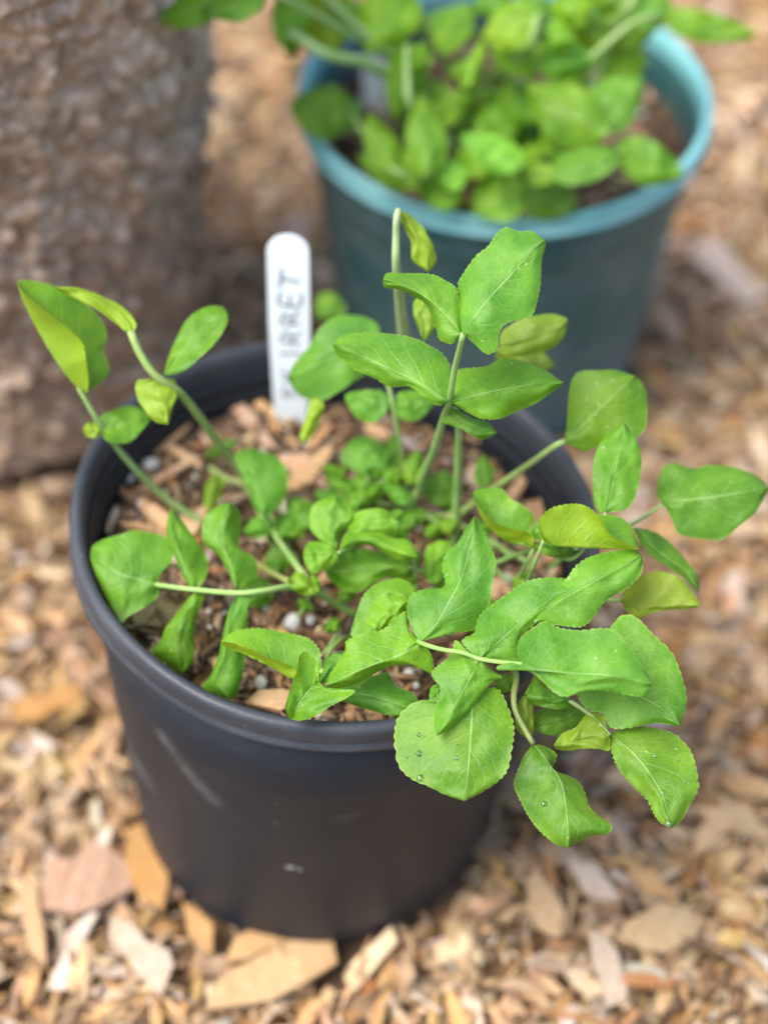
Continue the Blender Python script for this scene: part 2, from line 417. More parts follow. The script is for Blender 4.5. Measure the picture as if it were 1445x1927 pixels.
PB = pot_material('black_plastic', (.0075, .0105, .016), (.012, .0155, .022), (.046, .043, .042), .26, .40,
                  [((-.0603 + .0205 * t, -.0745 - .0138 * t, .1615 - .0268 * t), (.0075, .0075, .0085), (0, 0, 0), a) for t, a in ((0, .20), (.22, .12), (.5, .2), (.75, .22), (1., .16))]
                  + [((-.0057, -.0976, .0896), (.0032, .004, .0024), (0, .3, 0), 2.2), ((-.0015, -.0978, .088), (.002, .004, .002), (0, 0, 0), 1.6), ((.02, -.098, .14), (.012, .006, .006), (0, .4, 0), .12), ((-.08, -.05, .10), (.02, .02, .012), (0, 0, 0), .22)])
PBR = pot_material('black_rim_plastic', (.022, .026, .033), (.038, .044, .055), (.085, .09, .10), .3, .36)
PT = pot_material('dark_teal_plastic', (.018, .074, .077), (.034, .108, .110), (.16, .19, .195), .75, .38)
PTR = pot_material('sky_sheen_teal_plastic', (.13, .37, .39), (.18, .44, .46), (.36, .50, .51), .4, .34)  # teal rim: sky reflection put into a paler base colour

SOIL_Z1, SOIL_Z2 = .178, .174
def build_pot(name, label, loc, Rb, Rw, H, shape, wm, rm, lines, steps, rim):
    root = thing(name, label, 'flower pot', loc)
    V, F = lathe(wall_profile(Rb, Rw, H, lines), shape, closed_bottom=True); put('wall', mesh('wall', V, F, wm), root)
    V, F = lathe(inner_profile(Rb, Rw, H, steps), shape); put('inner_wall', mesh('inner_wall', V, F, wm), root)
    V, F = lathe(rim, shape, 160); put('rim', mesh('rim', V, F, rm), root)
    return root
def rim_profile(R, H, lip, drop, bead):
    p = [(R - lip - .0004, H - .0138), (R - lip, H - .006), (R - lip + .0012, H - .0012), (R - lip + .003, H - .0001), (R - .0035, H), (R - .0014, H - .0007), (R - .0004, H - .0022), (R - .0002, H - .004)]
    p += [(R - .0009, H - drop + .0045), (R - .0007, H - drop + .0032), (R + bead, H - drop + .0022), (R + bead, H - drop + .0004), (R - .0012, H - drop - .0008), (R - lip + .0005, H - drop - .0008)]
    return p
pot1 = build_pot('black_pot', 'black plastic nursery pot with scuffed wall and soft oval rim', B1, .0962, .1185, H1, shape1, PB, PBR, [], [.016, .024], rim_profile(.125, H1, .0072, .0135, .0004))
pot2 = build_pot('teal_pot', 'dark teal plastic pot with sky reflection painted pale on the rim, standing behind', B2, .0974, .1180, .2115, shape2, PT, PTR, [.186, .176], [.017], rim_profile(.1239, .2115, .0068, .0125, .0005))

def soil(pot, ploc, zc, rad, shape, H, seed, nbits, tilt):
    V = [(0., 0., 0.)]; F = []; nr, na = 40, 96
    cx0, cy0, _ = shape(0, zc, 0)
    pts = []
    for i in range(nr + 1):
        for k in range(na):
            th = 2 * math.pi * k / na; r = rad * i / nr
            X, Y, Z = shape(r, zc, th); X0, Y0 = X + seed, Y
            Z += .006 * noise.noise((X0 * 22, Y0 * 22, 0)) + .0028 * noise.noise((X0 * 90, Y0 * 90, 3)) + .0013 * noise.noise((X0 * 300, Y0 * 300, 3))
            pts.append((X, Y, Z))
    for i in range(nr):
        for k in range(na):
            k2 = (k + 1) % na; F.append((i * na + k, (i + 1) * na + k, (i + 1) * na + k2, i * na + k2))
    s = put('soil', mesh('soil', pts, F, SOIL), pot)
    rs = np.random.default_rng(seed)
    def surf(n, rmax):
        th = rs.uniform(0, 2 * math.pi, n); r = rad * rmax * np.sqrt(rs.random(n))
        P = np.array([shape(a, zc, b) for a, b in zip(r, th)])
        P[:, 2] += np.array([.006 * noise.noise(((p[0] + seed) * 22, p[1] * 22, 0)) + .0028 * noise.noise(((p[0] + seed) * 90, p[1] * 90, 3)) for p in P])
        return P
    P = surf(nbits, .985); N = len(P)
    rr = np.hypot(P[:, 0] - cx0, P[:, 1] - cy0)
    Lb = np.clip(rs.lognormal(math.log(.0080), .5, N), .002, .024); Lb = np.minimum(Lb, np.maximum(.0015, 2 * (rad - rr) + .001)); Wb = np.clip(Lb * rs.uniform(.05, .26, N), .0005, .0032); Tb = Wb * rs.uniform(.3, .8, N)
    cb = tones(N, rs, (.20, .12, .07, .09, .20, .22, .03, .07)) * rs.choice([1., .55, .3], N, p=[.28, .34, .38])[:, None]
    Vl, Q, U = chip_arrays(N, Lb, Wb, Tb, rs)
    Rm = rot_mats(rs.uniform(0, 6.28, N), rs.normal(0, .35, N), rs.normal(0, .4, N))
    Vw = np.einsum('nij,nkj->nki', Rm, Vl) + (P + np.array([0, 0, .0008]))[:, None]
    tag(put('bark_crumbs', joined('bark_crumbs', Vw, Q, U, cb, CHIP_STUFF), s), None, None, None, 'stuff')
    return s, surf, rs
soil1, surf1, rs1 = soil(pot1, B1, SOIL_Z1, .1118, shape1, H1, 21, 4200, True)
soil2, surf2, rs2 = soil(pot2, B2, SOIL_Z2, .1125, shape2, .2115, 22, 2200, False)
def random_chips(s, ploc, surf, rs, n, lo, hi):
    for p in surf(n, .83):
        L_ = rs.uniform(lo, hi); W_ = L_ * rs.uniform(.16, .42)
        one_chip('wood_chip', s, (0, 0, 0), p + np.array([0, 0, .0022]), rs.uniform(0, 6.28), rs.normal(0, .18), rs.normal(0, .2), L_, W_, W_ * .35, tones(1, rs, (.30, .14, .12, .08, .22, .06, .04, .04))[0], int(rs.integers(1e6)))
random_chips(soil1, B1, surf1, rs1, 24, .012, .030); random_chips(soil2, B2, surf2, rs2, 46, .012, .032)
# the chips that show on top of the mix in the front pot
def surf_z1(px, py):
    P = at_z(px, py, SOIL_Z1); return SOIL_Z1 - (.0718 * (P[0] - .0128) + .0782 * (P[1] - .014)) * .83
for (a, b_, c, d, wpx, col) in [
    (466, 733, 542, 828, 24, (.62, .41, .20)), (428, 742, 508, 842, 26, (.50, .36, .27)), (280, 856, 348, 800, 26, (.56, .38, .19)), (545, 922, 628, 838, 32, (.58, .39, .21)),
    (300, 905, 372, 862, 14, (.55, .39, .24)), (222, 892, 234, 936, 13, (.33, .18, .09)), (204, 1000, 222, 955, 13, (.52, .42, .34)), (228, 985, 335, 1008, 13, (.60, .40, .22)),
    (430, 722, 492, 682, 17, (.17, .065, .045)), (688, 800, 730, 826, 26, (.56, .38, .22)), (872, 815, 975, 832, 32, (.60, .42, .22)), (480, 1312, 562, 1322, 40, (.62, .44, .26)),
    (640, 1342, 725, 1350, 26, (.55, .35, .19)), (298, 1160, 352, 1118, 32, (.52, .35, .17)), (1002, 945, 1038, 1085, 36, (.46, .30, .17)), (880, 880, 930, 940, 28, (.55, .42, .30)),
    (400, 1235, 440, 1290, 24, (.52, .36, .18)), (245, 935, 330, 890, 12, (.42, .27, .18)), (600, 1095, 650, 1075, 20, (.40, .22, .13)), (735, 815, 790, 850, 18, (.40, .33, .29)),
    (520, 1105, 420, 1130, 12, (.40, .34, .27)), (960, 940, 990, 890, 24, (.46, .32, .2)), (300, 830, 380, 880, 14, (.5, .35, .2)), (620, 800, 580, 850, 18, (.5, .3, .15))]:
    px_chip('wood_chip', soil1, (0, 0, 0), a, b_, c, d, wpx, surf_z1((a + c) / 2, (b_ + d) / 2) + .004, .0028, col, int(a * 3 + b_), .12)
def pebble(seed, r):
    rs = np.random.default_rng(seed); V = []; F = []
    for i in range(7):
        for k in range(10):
            a = math.pi * i / 6; b_ = 2 * math.pi * k / 10
            v = np.array([math.sin(a) * math.cos(b_), math.sin(a) * math.sin(b_), math.cos(a)])
            V.append(v * r * (1 + .28 * noise.noise(tuple(v * 1.6 + seed))) * np.array([1, 1, .8]))
    for i in range(6):
        for k in range(10): k2 = (k + 1) % 10; F.append((i * 10 + k, (i + 1) * 10 + k, (i + 1) * 10 + k2, i * 10 + k2))
    return V, F
PEB = [mesh('perlite_grain', *pebble(s, 1.), PERL) for s in range(5)]
def grain(s, P, r, i):
    o = put('perlite_grain', PEB[i % 5], s, P); o.scale = (r, r, r); o.rotation_euler = (i, i * 2.1, i * .7)
for i, (a, b_, r) in enumerate([(552, 1170, 18), (585, 1168, 12), (492, 1285, 15), (500, 1143, 10), (284, 876, 17), (262, 860, 12), (243, 900, 12), (955, 1093, 15), (372, 975, 16), (770, 1268, 12), (470, 758, 10), (730, 1276, 9), (995, 1300, 16), (442, 990, 9), (600, 1345, 9)]):
    zz = surf_z1(a, b_) + .003; P = at_z(a, b_, zz); grain(soil1, P, r / FPX * np.dot(P - CAM, FW) * .95, i)
for i, p in enumerate(surf1(110, .96)): grain(soil1, p + np.array([0, 0, .001]), random.uniform(.0010, .0022), i)
for i, p in enumerate(surf2(60, .96)): grain(soil2, p + np.array([0, 0, .001]), random.uniform(.0012, .0028), i)

# ------------------------------------------------------------------ stone planter (left, behind)
def stone_material():
    b = NB('rough_stone'); obj = b.n('TexCoord').outputs['Object']
    n = b.noise(obj, 45, 4); n2 = b.noise(obj, 110, 3)
    col = b.mix(b.ramp(n, (.3, (0, 0, 0)), (.7, (1, 1, 1))), (.19, .118, .070), (.40, .275, .18))
    col = b.mix(b.math('MULTIPLY', b.ramp(n2, (.48, (0, 0, 0)), (.66, (1, 1, 1))), .6), col, (.70, .55, .42))
    return b.done(b.bsdf(col, .5, .5, b.bump(b.noise(obj, 210, 3), .004, .9)))
STONE = stone_material()
pl = thing('stone_planter', 'big rough brown stone planter rising behind the black pot at left', 'planter', B3)
nth, nh = 420, 260; V = []; F = []
Hs = .50
for j in range(nh + 1):
    h = Hs * j / nh; r0 = .119 + .124 * h
    r0 -= .022 * max(0, 1 - h / .040) ** 2
    for k in range(nth):
        th = 2 * math.pi * k / nth; c_, s_ = math.cos(th), math.sin(th)
        p = Vector((c_ * r0, s_ * r0, h))
        d = .0050 * noise.noise(p * 26) + .0075 * max(0, noise.noise(p * 62) - .05) ** .75 + .0042 * noise.noise(p * 125 + Vector((4, 0, 0)))
        q = r0 + d * 1.45
        V.append((c_ * q, s_ * q, h))
for j in range(nh):
    for k in range(nth): k2 = (k + 1) % nth; F.append((j * nth + k, j * nth + k2, (j + 1) * nth + k2, (j + 1) * nth + k))
put('body', mesh('body', V, F, STONE), pl)
rt = .117 + .124 * Hs
V, F = lathe([(rt - .002, Hs - .004), (rt + .004, Hs), (rt + .005, Hs + .02), (rt, Hs + .026), (rt - .018, Hs + .026), (rt - .022, Hs + .02), (rt - .024, Hs - .05)], lambda r, h, t: (r * math.cos(t) * (1 + .006 * math.sin(7 * t)), r * math.sin(t), h), 96)
put('rim', mesh('rim', V, F, STONE), pl)
V, F = lathe([(rt - .022, Hs - .03), (.06, Hs - .025), (.001, Hs - .022)], lambda r, h, t: (r * math.cos(t), r * math.sin(t), h), 48)
put('soil', mesh('soil', V, F, SOIL), pl)

# ------------------------------------------------------------------ plant markers
def marker(bx, by, bz, tx, ty, width, label, text):
    B = at_z(bx, by, bz)
    d = ray(tx, ty); ax0 = np.array([0, 1., .04])          # plane through the base, nearly facing the camera
    n = norm(np.array([.05, -1., .20]))
    Tt = at_plane(tx, ty, B, n)
    up = norm(Tt - B); right = norm(np.cross(up, -n) * -1)
    if np.dot(right, RT) < 0: right = -right
    L_ = np.linalg.norm(Tt - B); hw = width / 2
    root = thing('plant_marker', label, 'plant label', B)
    out = [(-hw * .12, -.035), (-hw * .62, -.012), (-hw * .86, .012)]
    out += [(-hw, L_ * .55), (-hw, L_ - hw * .9)]
    for k in range(1, 12):
        a = math.pi - math.pi * k / 12; out.append((hw * math.cos(a), L_ - hw * .9 + hw * .9 * math.sin(a)))
    out += [(hw, L_ - hw * .9), (hw, L_ * .55), (hw * .86, .012), (hw * .62, -.012), (hw * .12, -.035)]
    n_ = len(out); th = .0005
    V = [right * a + up * b_ - n * s * -th for s in (1, -1) for a, b_ in out]
    F = [tuple(range(n_)), tuple(range(2 * n_ - 1, n_ - 1, -1))] + [(i, (i + 1) % n_ + 0, (i + 1) % n_ + n_, i + n_) for i in range(n_)]
    put('blade', mesh('blade', V, F, LABEL, False), root)
    if text:
        # handwriting: each letter as strokes in a (0..1 wide, 0..1 tall) cell, reading upwards along the blade
        G = {'S': [[(.9, .85), (.5, 1), (.12, .78), (.5, .5), (.88, .25), (.5, 0), (.1, .15)]], 'K': [[(.1, 0), (.12, 1)], [(.85, 1), (.15, .45), (.9, 0)]],
             'I': [[(.5, 0), (.52, 1)]], 'R': [[(.1, 0), (.12, .95), (.6, 1), (.85, .75), (.5, .5), (.15, .48)], [(.42, .5), (.95, .02)]],
             'E': [[(.9, .97), (.12, .95), (.1, .02), (.95, 0)], [(.12, .5), (.75, .52)]], 'T': [[(-.15, .98), (1.15, 1.02)], [(.5, 1), (.45, 0)]]}
        V = []; F = []; cell = .0078; pitch = .0109; tall = .0098; start = L_ * .815 - cell - pitch * 6
        for i, ch in enumerate(text):
            adv = start + i * pitch + (.0015 if ch == 'I' else 0); slant = random.uniform(-.0006, .0006)
            rj = random.uniform(-.18, .18); sj = random.uniform(.85, 1.12)
            for st in G[ch]:
                P = spline(st, 14) if len(st) > 2 else np.array(st, float)
                # upwards along the blade is the writing direction, letter tops point left
                X = [right * (-(b_ - .5) * tall * sj + rj * (a - .5) * cell + .0006 + slant) + up * (adv + a * cell + rj * (b_ - .5) * tall) + n * (th + .00012) for a, b_ in P]
                for k in range(len(X) - 1):
                    t = norm(X[k + 1] - X[k]); s = np.cross(n, t) * .0005
                    q = len(V); V += [X[k] - s - t * .0003, X[k] + s - t * .0003, X[k + 1] + s + t * .0003, X[k + 1] - s + t * .0003]
                    V += [v + n * .0001 for v in V[q:q + 4]]
                    F += [(q + 4, q + 7, q + 6, q + 5), (q, q + 1, q + 5, q + 4), (q + 1, q + 2, q + 6, q + 5), (q + 2, q + 3, q + 7, q + 6), (q + 3, q, q + 4, q + 7)]
        put('lettering', mesh('lettering', V, F, INK, False), root)
    return root
marker(548, 800, surf_z1(548, 800), 541, 441, .0203, 'white plastic plant label with SKIRRET handwritten in black, in black pot', 'SKIRRET')
marker(700, 205, SOIL_Z2, 712, 85, .0165, 'greyish white plant label half hidden by leaves in teal pot', '')

# ------------------------------------------------------------------ leaves
TOCAM0 = -FW
def leaf(root, ploc, L_, M_, R_, zb, wq=.45, tl=0., fold=(1.5, 1.5), arch=0., wave=.8, teeth=0., nv=34, under=False, tint=(1, 1, 1), nteeth=46, seed=0, label=None, dz=0., pup=0.):
    """L_/M_/R_: left edge, midrib, right edge, base -> tip; the blade lies in a real plane through its base point
    and is folded, arched and waved out of it. M_[0] is the base, M_[-1] the tip."""
    base, tip = M_[0], M_[-1]
    B = at_z(base[0], base[1], zb) + np.array([0, 0, dz])
    tocam = norm(CAM - B); n = norm(np.array([0, 0, wq]) + tocam * (1 - wq) + RT * tl + UP * pup)
    Lc = spline([base] + list(L_) + [tip], nv); Mc = spline(M_, nv); Rc = spline([base] + list(R_) + [tip], nv)
    uu = np.array([-1, -.965, -.85, -.68, -.5, -.33, -.17, -.06, 0, .06, .17, .33, .5, .68, .85, .965, 1]); nu = len(uu)
    rs = np.random.default_rng(seed + 7); ph = rs.uniform(0, 6.28, 4); off = rs.uniform(0, 50)
    V = []; UVl = []
    for i in range(nv):
        v = i / (nv - 1); env = min(1, v * 6) * min(1, (1 - v) * 5)
        for u in uu:
            E = Lc[i] if u < 0 else Rc[i]; a = abs(u)
            p = Mc[i] + (E - Mc[i]) * a
            if teeth and a == 1:
                o = E - Mc[i]; l = np.hypot(*o)
                if l > 2: p = p + o / l * teeth * env * (abs(math.sin(math.pi * (v * nteeth * .62 + .25 * math.sin(v * 23 + ph[0])))) - .6) * 1.7 * (1 + .9 * noise.noise((v * 14, off, u)))
            if wave and a == 1 and not teeth:
                o = E - Mc[i]; l = np.hypot(*o)
                if l > 4: p = p + o / l * 1.6 * env * noise.noise((v * 9, off, u))
            f = 1.9 * (fold[0] if u < 0 else fold[1])
            d = (f * (a ** 1.5 if f > 0 else a ** 1.2) * min(1, v * 3 + .25) + arch * (v * v) + wave * 1.9 * a * a * env * math.sin(v * 9.5 + ph[2] + (u > 0) * 1.7)
                 + wave * .42 * a * (1 - .4 * a) * env * math.sin((v - .42 * a) * 6.5 * 6.283) + wave * 2.6 * noise.noise((v * 5 + off, u * 2.2, 1.3)) + wave * .22 * noise.noise((v * 17 + off, u * 6, 1.3))) * .001
            P = at_plane(p[0], p[1], B, n); r = norm(P - CAM)
            V.append(P + r * d - ploc); UVl.append((.5 + u / 2, v))
    V = np.array(V); F = []
    for i in range(nv - 1):
        for k in range(nu - 1): a = i * nu + k; F.append((a, a + 1, a + nu + 1, a + nu))
    # the upper face is the one the right half shows to the camera (or the reverse for leaves seen from below)
    s = 0.
    for f in F:
        if f[0] % nu >= nu // 2:
            nn = np.cross(V[f[1]] - V[f[0]], V[f[3]] - V[f[0]]); s += np.dot(nn, CAM - ploc - V[f[0]])
    if (s < 0) != under: F = [f[::-1] for f in F]
    o = put('leaf', mesh('leaf', V, F, LEAF, True, UVl), root); o.color = (*tint, 1)
    if label: o['label'] = label
    return o, n, B
def quick(root, ploc, b_, t_, wpx, zb, bend=0., seed=0, shape=.8, **kw):
    b_, t_ = np.array(b_, float), np.array(t_, float); d = t_ - b_; l = np.hypot(*d); pr = np.array([-d[1], d[0]]) / l
    rs = np.random.default_rng(seed + 91); vv = [.04, .14, .28, .45, .62, .78, .9, .97]
    M_ = [b_] + [b_ + d * v + pr * bend * 4 * v * (1 - v) for v in (.25, .5, .75)] + [t_]
    def side(sg):
        a = rs.uniform(.86, 1.14)
        return [b_ + d * v + pr * (bend * 4 * v * (1 - v) + sg * a * wpx / 2 * math.sin(math.pi * v ** shape) ** .72) for v in vv]
    kw.setdefault('nv', 22)
    return leaf(root, ploc, side(-1), M_, side(1), zb, seed=seed, **kw)
def stem(root, ploc, pts, wpx0, wpx1, tint=(1, 1, 1), n=40):
    P = spline([at_z(x, y, z) for x, y, z in pts], n)
    dep = (P - CAM) @ FW; wd = np.linspace(wpx0, wpx1, n) / 2 / FPX * dep
    V, F = tube(P - ploc, wd); o = put('stem', mesh('stem', V, F, STEM), root); o.color = (*tint, 1); return o

P1 = np.array(at_z(700, 1010, SOIL_Z1)); P2 = np.array([B2[0], B2[1], SOIL_Z2])
front = thing('leafy_plant', 'sharp green toothed leafy plant spilling over the rim of black pot', 'plant', P1)
rear = thing('leafy_plant', 'blurred bushy green leafy plant filling the teal pot', 'plant', P2)

def LF(L_, M_, R_, zb, **kw): return leaf(front, P1, L_, M_, R_, zb, **kw)
def QF(b_, t_, wpx, zb, **kw): return quick(front, P1, b_, t_, wpx, zb, **kw)
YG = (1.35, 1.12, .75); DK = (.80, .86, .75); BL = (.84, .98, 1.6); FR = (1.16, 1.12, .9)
SH = dict(teeth=1.3, nv=150)                      # leaves in focus: toothed margins
MT = dict(teeth=1.4, nv=80)

# -- left arching shoots
LF([(167, 715), (163, 680), (155, 645), (125, 615), (80, 580), (45, 550)], [(165, 740), (148, 730), (130, 712), (100, 670), (65, 610), (42, 562), (33, 530)], [(195, 715), (207, 695), (195, 660), (202, 635), (190, 600), (150, 562), (100, 537), (50, 527)], .272, wq=.15, tl=.3, fold=(-9, 3), wave=.7, tint=(1, 1.02, .9), seed=1, **MT)
LF([(258, 612), (238, 583), (200, 561), (150, 542)], [(248, 628), (228, 600), (195, 574), (150, 550), (100, 539)], [(232, 620), (205, 598), (170, 575), (130, 556)], .300, wq=.3, under=True, seed=2, tint=FR)
LF([(318, 672), (345, 612), (370, 586), (400, 575), (420, 578)], [(308, 707), (335, 670), (378, 622), (427, 588)], [(322, 706), (352, 694), (385, 665), (415, 632), (428, 605)], .283, wq=.35, fold=(2, -2), seed=3)
LF([(270, 714), (257, 718), (258, 745), (270, 770), (292, 793)], [(292, 712), (300, 740), (308, 770), (317, 799)], [(320, 712), (331, 720), (332, 745), (324, 772)], .281, wq=.2, under=True, tint=(1.0, 1.0, .8), seed=4)
LF([(185, 790), (215, 770), (255, 765), (275, 776)], [(192, 814), (220, 800), (250, 790), (283, 790)], [(200, 828), (240, 833), (262, 815)], .252, wq=.5, fold=(1, -3), seed=5)
LF([(186, 798), (168, 794)], [(192, 812), (175, 810), (155, 808)], [(185, 823), (165, 821)], .254, wq=.5, seed=6, under=True)
stem(front, P1, [(385, 985, .186), (310, 935, .202), (240, 865, .228), (190, 800, .254), (160, 750, .268), (148, 728, .272)], 14, 9)
stem(front, P1, [(560, 1060, .182), (480, 930, .190), (440, 870, .206), (395, 810, .235), (340, 740, .270), (292, 706, .283), (262, 662, .292), (246, 622, .300)], 15, 15, (1.1, 1.0, .9))
stem(front, P1, [(520, 1040, .182), (470, 925, .190), (425, 900, .19), (395, 880, .188)], 12, 10, (1.1, 1.0, .9))
# -- left middle
LF([(480, 955), (468, 920), (452, 885), (441, 858)], [(498, 974), (488, 940), (478, 892), (456, 846)], [(520, 960), (537, 935), (542, 905), (538, 880), (520, 858), (495, 850), (472, 843)], .216, wq=.35, fold=(2.5, 2), tint=BL, seed=7)
LF([(384, 940), (388, 912), (400, 893)], [(390, 970), (400, 935), (410, 892)], [(412, 945), (420, 920), (424, 905)], .2, wq=.2, under=True, seed=8, tint=DK)
QF((400, 845), (450, 832), 24, .196, seed=9, tint=DK); QF((420, 850), (385, 858), 18, .194, seed=10, tint=DK)
# pinnate leaf lying to the left
LF([(300, 1117), (286, 1134), (265, 1147), (241, 1161), (230, 1172), (216, 1151), (200, 1124), (182, 1083), (172, 1055)], [(296, 1100), (260, 1090), (215, 1075), (171, 1040)], [(303, 1081), (317, 1066), (327, 1045), (324, 1024), (307, 1008), (279, 1001), (251, 998), (227, 1006), (196, 1015), (176, 1026)], .222, wq=.4, fold=(2.5, 2.5), tint=(1, 1.04, 1.5), seed=11, **MT)
LF([(341, 1076), (328, 1045), (314, 1007), (317, 972)], [(360, 1110), (350, 1083), (336, 1040), (325, 1000), (324, 952)], [(377, 1103), (390, 1080), (390, 1050), (378, 1028), (358, 1000), (344, 980), (332, 965)], .225, wq=.4, fold=(3, 3), seed=12, **MT)
LF([(352, 1128), (330, 1158), (312, 1182), (303, 1205), (286, 1226), (300, 1240), (325, 1258)], [(366, 1114), (355, 1142), (342, 1180), (337, 1220), (343, 1269)], [(384, 1118), (379, 1138), (369, 1166), (366, 1195), (365, 1235), (358, 1256)], .225, wq=.2, fold=(4, 2), arch=10, tint=DK, seed=13, **MT)
LF([(431, 1080), (414, 1048), (397, 1034), (383, 1020), (381, 990), (387, 972), (404, 957), (420, 948)], [(446, 1112), (437, 1075), (422, 1035), (420, 1000), (434, 946)], [(466, 1105), (483, 1090), (485, 1069), (476, 1048), (454, 1034), (449, 1017), (454, 993), (452, 969), (444, 953)], .228, wq=.45, fold=(3, 4), arch=-4, seed=14, **MT)
LF([(431, 1149), (419, 1200), (411, 1235), (397, 1270), (381, 1292), (395, 1305)], [(447, 1118), (436, 1150), (427, 1200), (420, 1240), (415, 1290), (432, 1317)], [(476, 1124), (466, 1145), (466, 1173), (462, 1235), (455, 1277), (445, 1310)], .228, wq=.25, fold=(3, 2), arch=6, tint=BL, seed=15, **MT)
stem(front, P1, [(670, 1156, .187), (630, 1135, .198), (585, 1108, .212), (545, 1104, .220), (500, 1111, .227), (447, 1116, .228), (362, 1109, .225), (292, 1100, .222)], 15, 9, (1.05, 1.1, .9))
stem(front, P1, [(600, 1115, .198), (570, 1080, .205), (520, 1010, .200), (508, 980, .206), (500, 972, .215)], 14, 8)
stem(front, P1, [(590, 1110, .200), (545, 1095, .206), (490, 1065, .196), (470, 1050, .19)], 12, 9, (1.25, .95, .8))
LF([(548, 1085), (560, 1075), (580, 1085)], [(540, 1092), (560, 1096), (580, 1106), (600, 1118)], [(548, 1106), (565, 1118), (585, 1120)], .224, wq=.5, tint=YG, seed=16, fold=(2, 2))
QF((600, 1115), (588, 1072), 16, .226, seed=17, tint=YG)
QF((510, 988), (458, 1002), 40, .205, seed=18, tint=BL); QF((512, 990), (578, 992), 46, .205, seed=19, tint=BL)
QF((530, 1030), (512, 1090), 52, .196, seed=20, tint=DK); QF((515, 1110), (445, 1125), 60, .195, seed=21, tint=DK)
QF((590, 990), (540, 935), 56, .205, seed=22, tint=DK); QF((655, 960), (592, 925), 44, .200, seed=23, tint=BL)
# -- centre
LF([(612, 1025), (587, 1000), (583, 983), (587, 954), (608, 939)], [(632, 1040), (628, 1000), (632, 934)], [(640, 1010), (649, 995), (662, 970), (653, 946), (642, 936)], .232, wq=.4, seed=24, tint=FR, **MT)
LF([(610, 1022), (582, 1020)], [(637, 1041), (605, 1045), (570, 1040)], [(632, 1055), (605, 1074), (585, 1078), (574, 1060)], .234, wq=.5, seed=25, tint=FR, **MT)
LF([(655, 990), (664, 970), (690, 958), (724, 958), (742, 970)], [(658, 1008), (700, 995), (752, 985)], [(690, 1012), (725, 1018), (748, 1005)], .236, wq=.35, seed=26, tint=FR, **MT)
LF([(650, 1004), (670, 1001), (700, 1002), (735, 1012), (768, 1016), (784, 1036)], [(637, 1036), (668, 1018), (710, 1022), (750, 1036), (786, 1050)], [(665, 1028), (700, 1026), (730, 1046), (760, 1056)], .238, wq=.55, fold=(2, 4), seed=27, tint=FR, **MT)
QF((735, 1012), (770, 990), 40, .225, seed=28, tint=FR)
LF([(750, 1048), (707, 1037), (670, 1033), (632, 1045), (612, 1066)], [(775, 1064), (710, 1070), (660, 1075), (610, 1075)], [(765, 1085), (732, 1087), (707, 1095), (674, 1114), (645, 1110), (620, 1091)], .222, wq=.4, fold=(3, 3), seed=29, **MT)
LF([(662, 1198), (670, 1157), (687, 1116), (716, 1095), (753, 1089), (778, 1103)], [(702, 1202), (725, 1160), (755, 1130), (783, 1118)], [(716, 1190), (745, 1176), (768, 1155), (782, 1135)], .228, wq=.35, tint=FR, seed=30, fold=(2, 2), **MT)
LF([(690, 1170), (697, 1143), (716, 1120), (750, 1116)], [(706, 1188), (730, 1160), (769, 1130)], [(725, 1182), (745, 1168), (763, 1150)], .236, wq=.4, tint=FR, seed=31, **MT)
LF([(800, 1035), (824, 1018), (845, 1020)], [(798, 1085), (822, 1050), (850, 1032)], [(812, 1098), (832, 1090), (848, 1062)], .214, seed=32, tint=FR)
LF([(641, 869), (650, 840), (674, 822), (700, 823)], [(688, 898), (690, 860), (712, 830)], [(715, 885), (730, 865), (728, 845)], .212, wq=.45, tint=BL, seed=33)
QF((735, 892), (745, 815), 42, .205, seed=34); QF((705, 905), (660, 915), 42, .207, seed=35, tint=FR)
QF((770, 912), (788, 845), 46, .215, seed=36, tint=YG); QF((775, 945), (720, 912), 32, .210, seed=37, tint=BL)
QF((912, 922), (910, 855), 40, .21, seed=38); QF((820, 950), (840, 885), 70, .198, seed=39, tint=DK)
QF((690, 930), (655, 960), 30, .21, seed=40); QF((700, 950), (610, 890), 34, .2, seed=41, tint=FR)
QF((760, 990), (800, 960), 34, .2, seed=42); QF((650, 890), (605, 878), 20, .21, seed=43, tint=FR)
QF((830, 930), (860, 960), 40, .196, seed=44, tint=DK); QF((540, 1020), (500, 1000), 40, .195, seed=45, tint=DK)
QF((800, 975), (845, 1000), 30, .192, seed=46, tint=DK); QF((640, 950), (575, 985), 36, .198, seed=47, tint=DK)
stem(front, P1, [(690, 1020, .186), (660, 1030, .225), (637, 1040, .234)], 9, 7); stem(front, P1, [(780, 1180, .187), (782, 1110, .205), (778, 1050, .224)], 11, 9)
stem(front, P1, [(850, 1085, .188), (800, 1078, .21), (770, 1066, .221)], 12, 9); stem(front, P1, [(720, 980, .186), (705, 930, .2), (690, 898, .212)], 9, 7)
stem(front, P1, [(780, 960, .188), (840, 970, .19), (900, 945, .196)], 9, 7, (1.1, 1, .9)); stem(front, P1, [(870, 990, .190), (940, 1030, .192), (995, 1058, .196)], 11, 9, (.8, .85, .8))
stem(front, P1, [(700, 1250, .184), (660, 1200, .184), (625, 1220, .21), (605, 1265, .226)], 8, 8, (1.05, 1.1, .9)); stem(front, P1, [(905, 1045, .186), (960, 1090, .19), (1010, 1050, .2)], 8, 7, (.8, .9, .8))
for (a, b_, c, d) in [(640, 1170, 610, 1230), (745, 960, 700, 990), (860, 1010, 800, 970), (580, 1120, 560, 1160), (760, 960, 690, 940), (905, 1000, 960, 1050)]:
    stem(front, P1, [(a, b_, .182), ((a + c) / 2 + 5, (b_ + d) / 2, .195), (c, d, .200)], 8, 6)
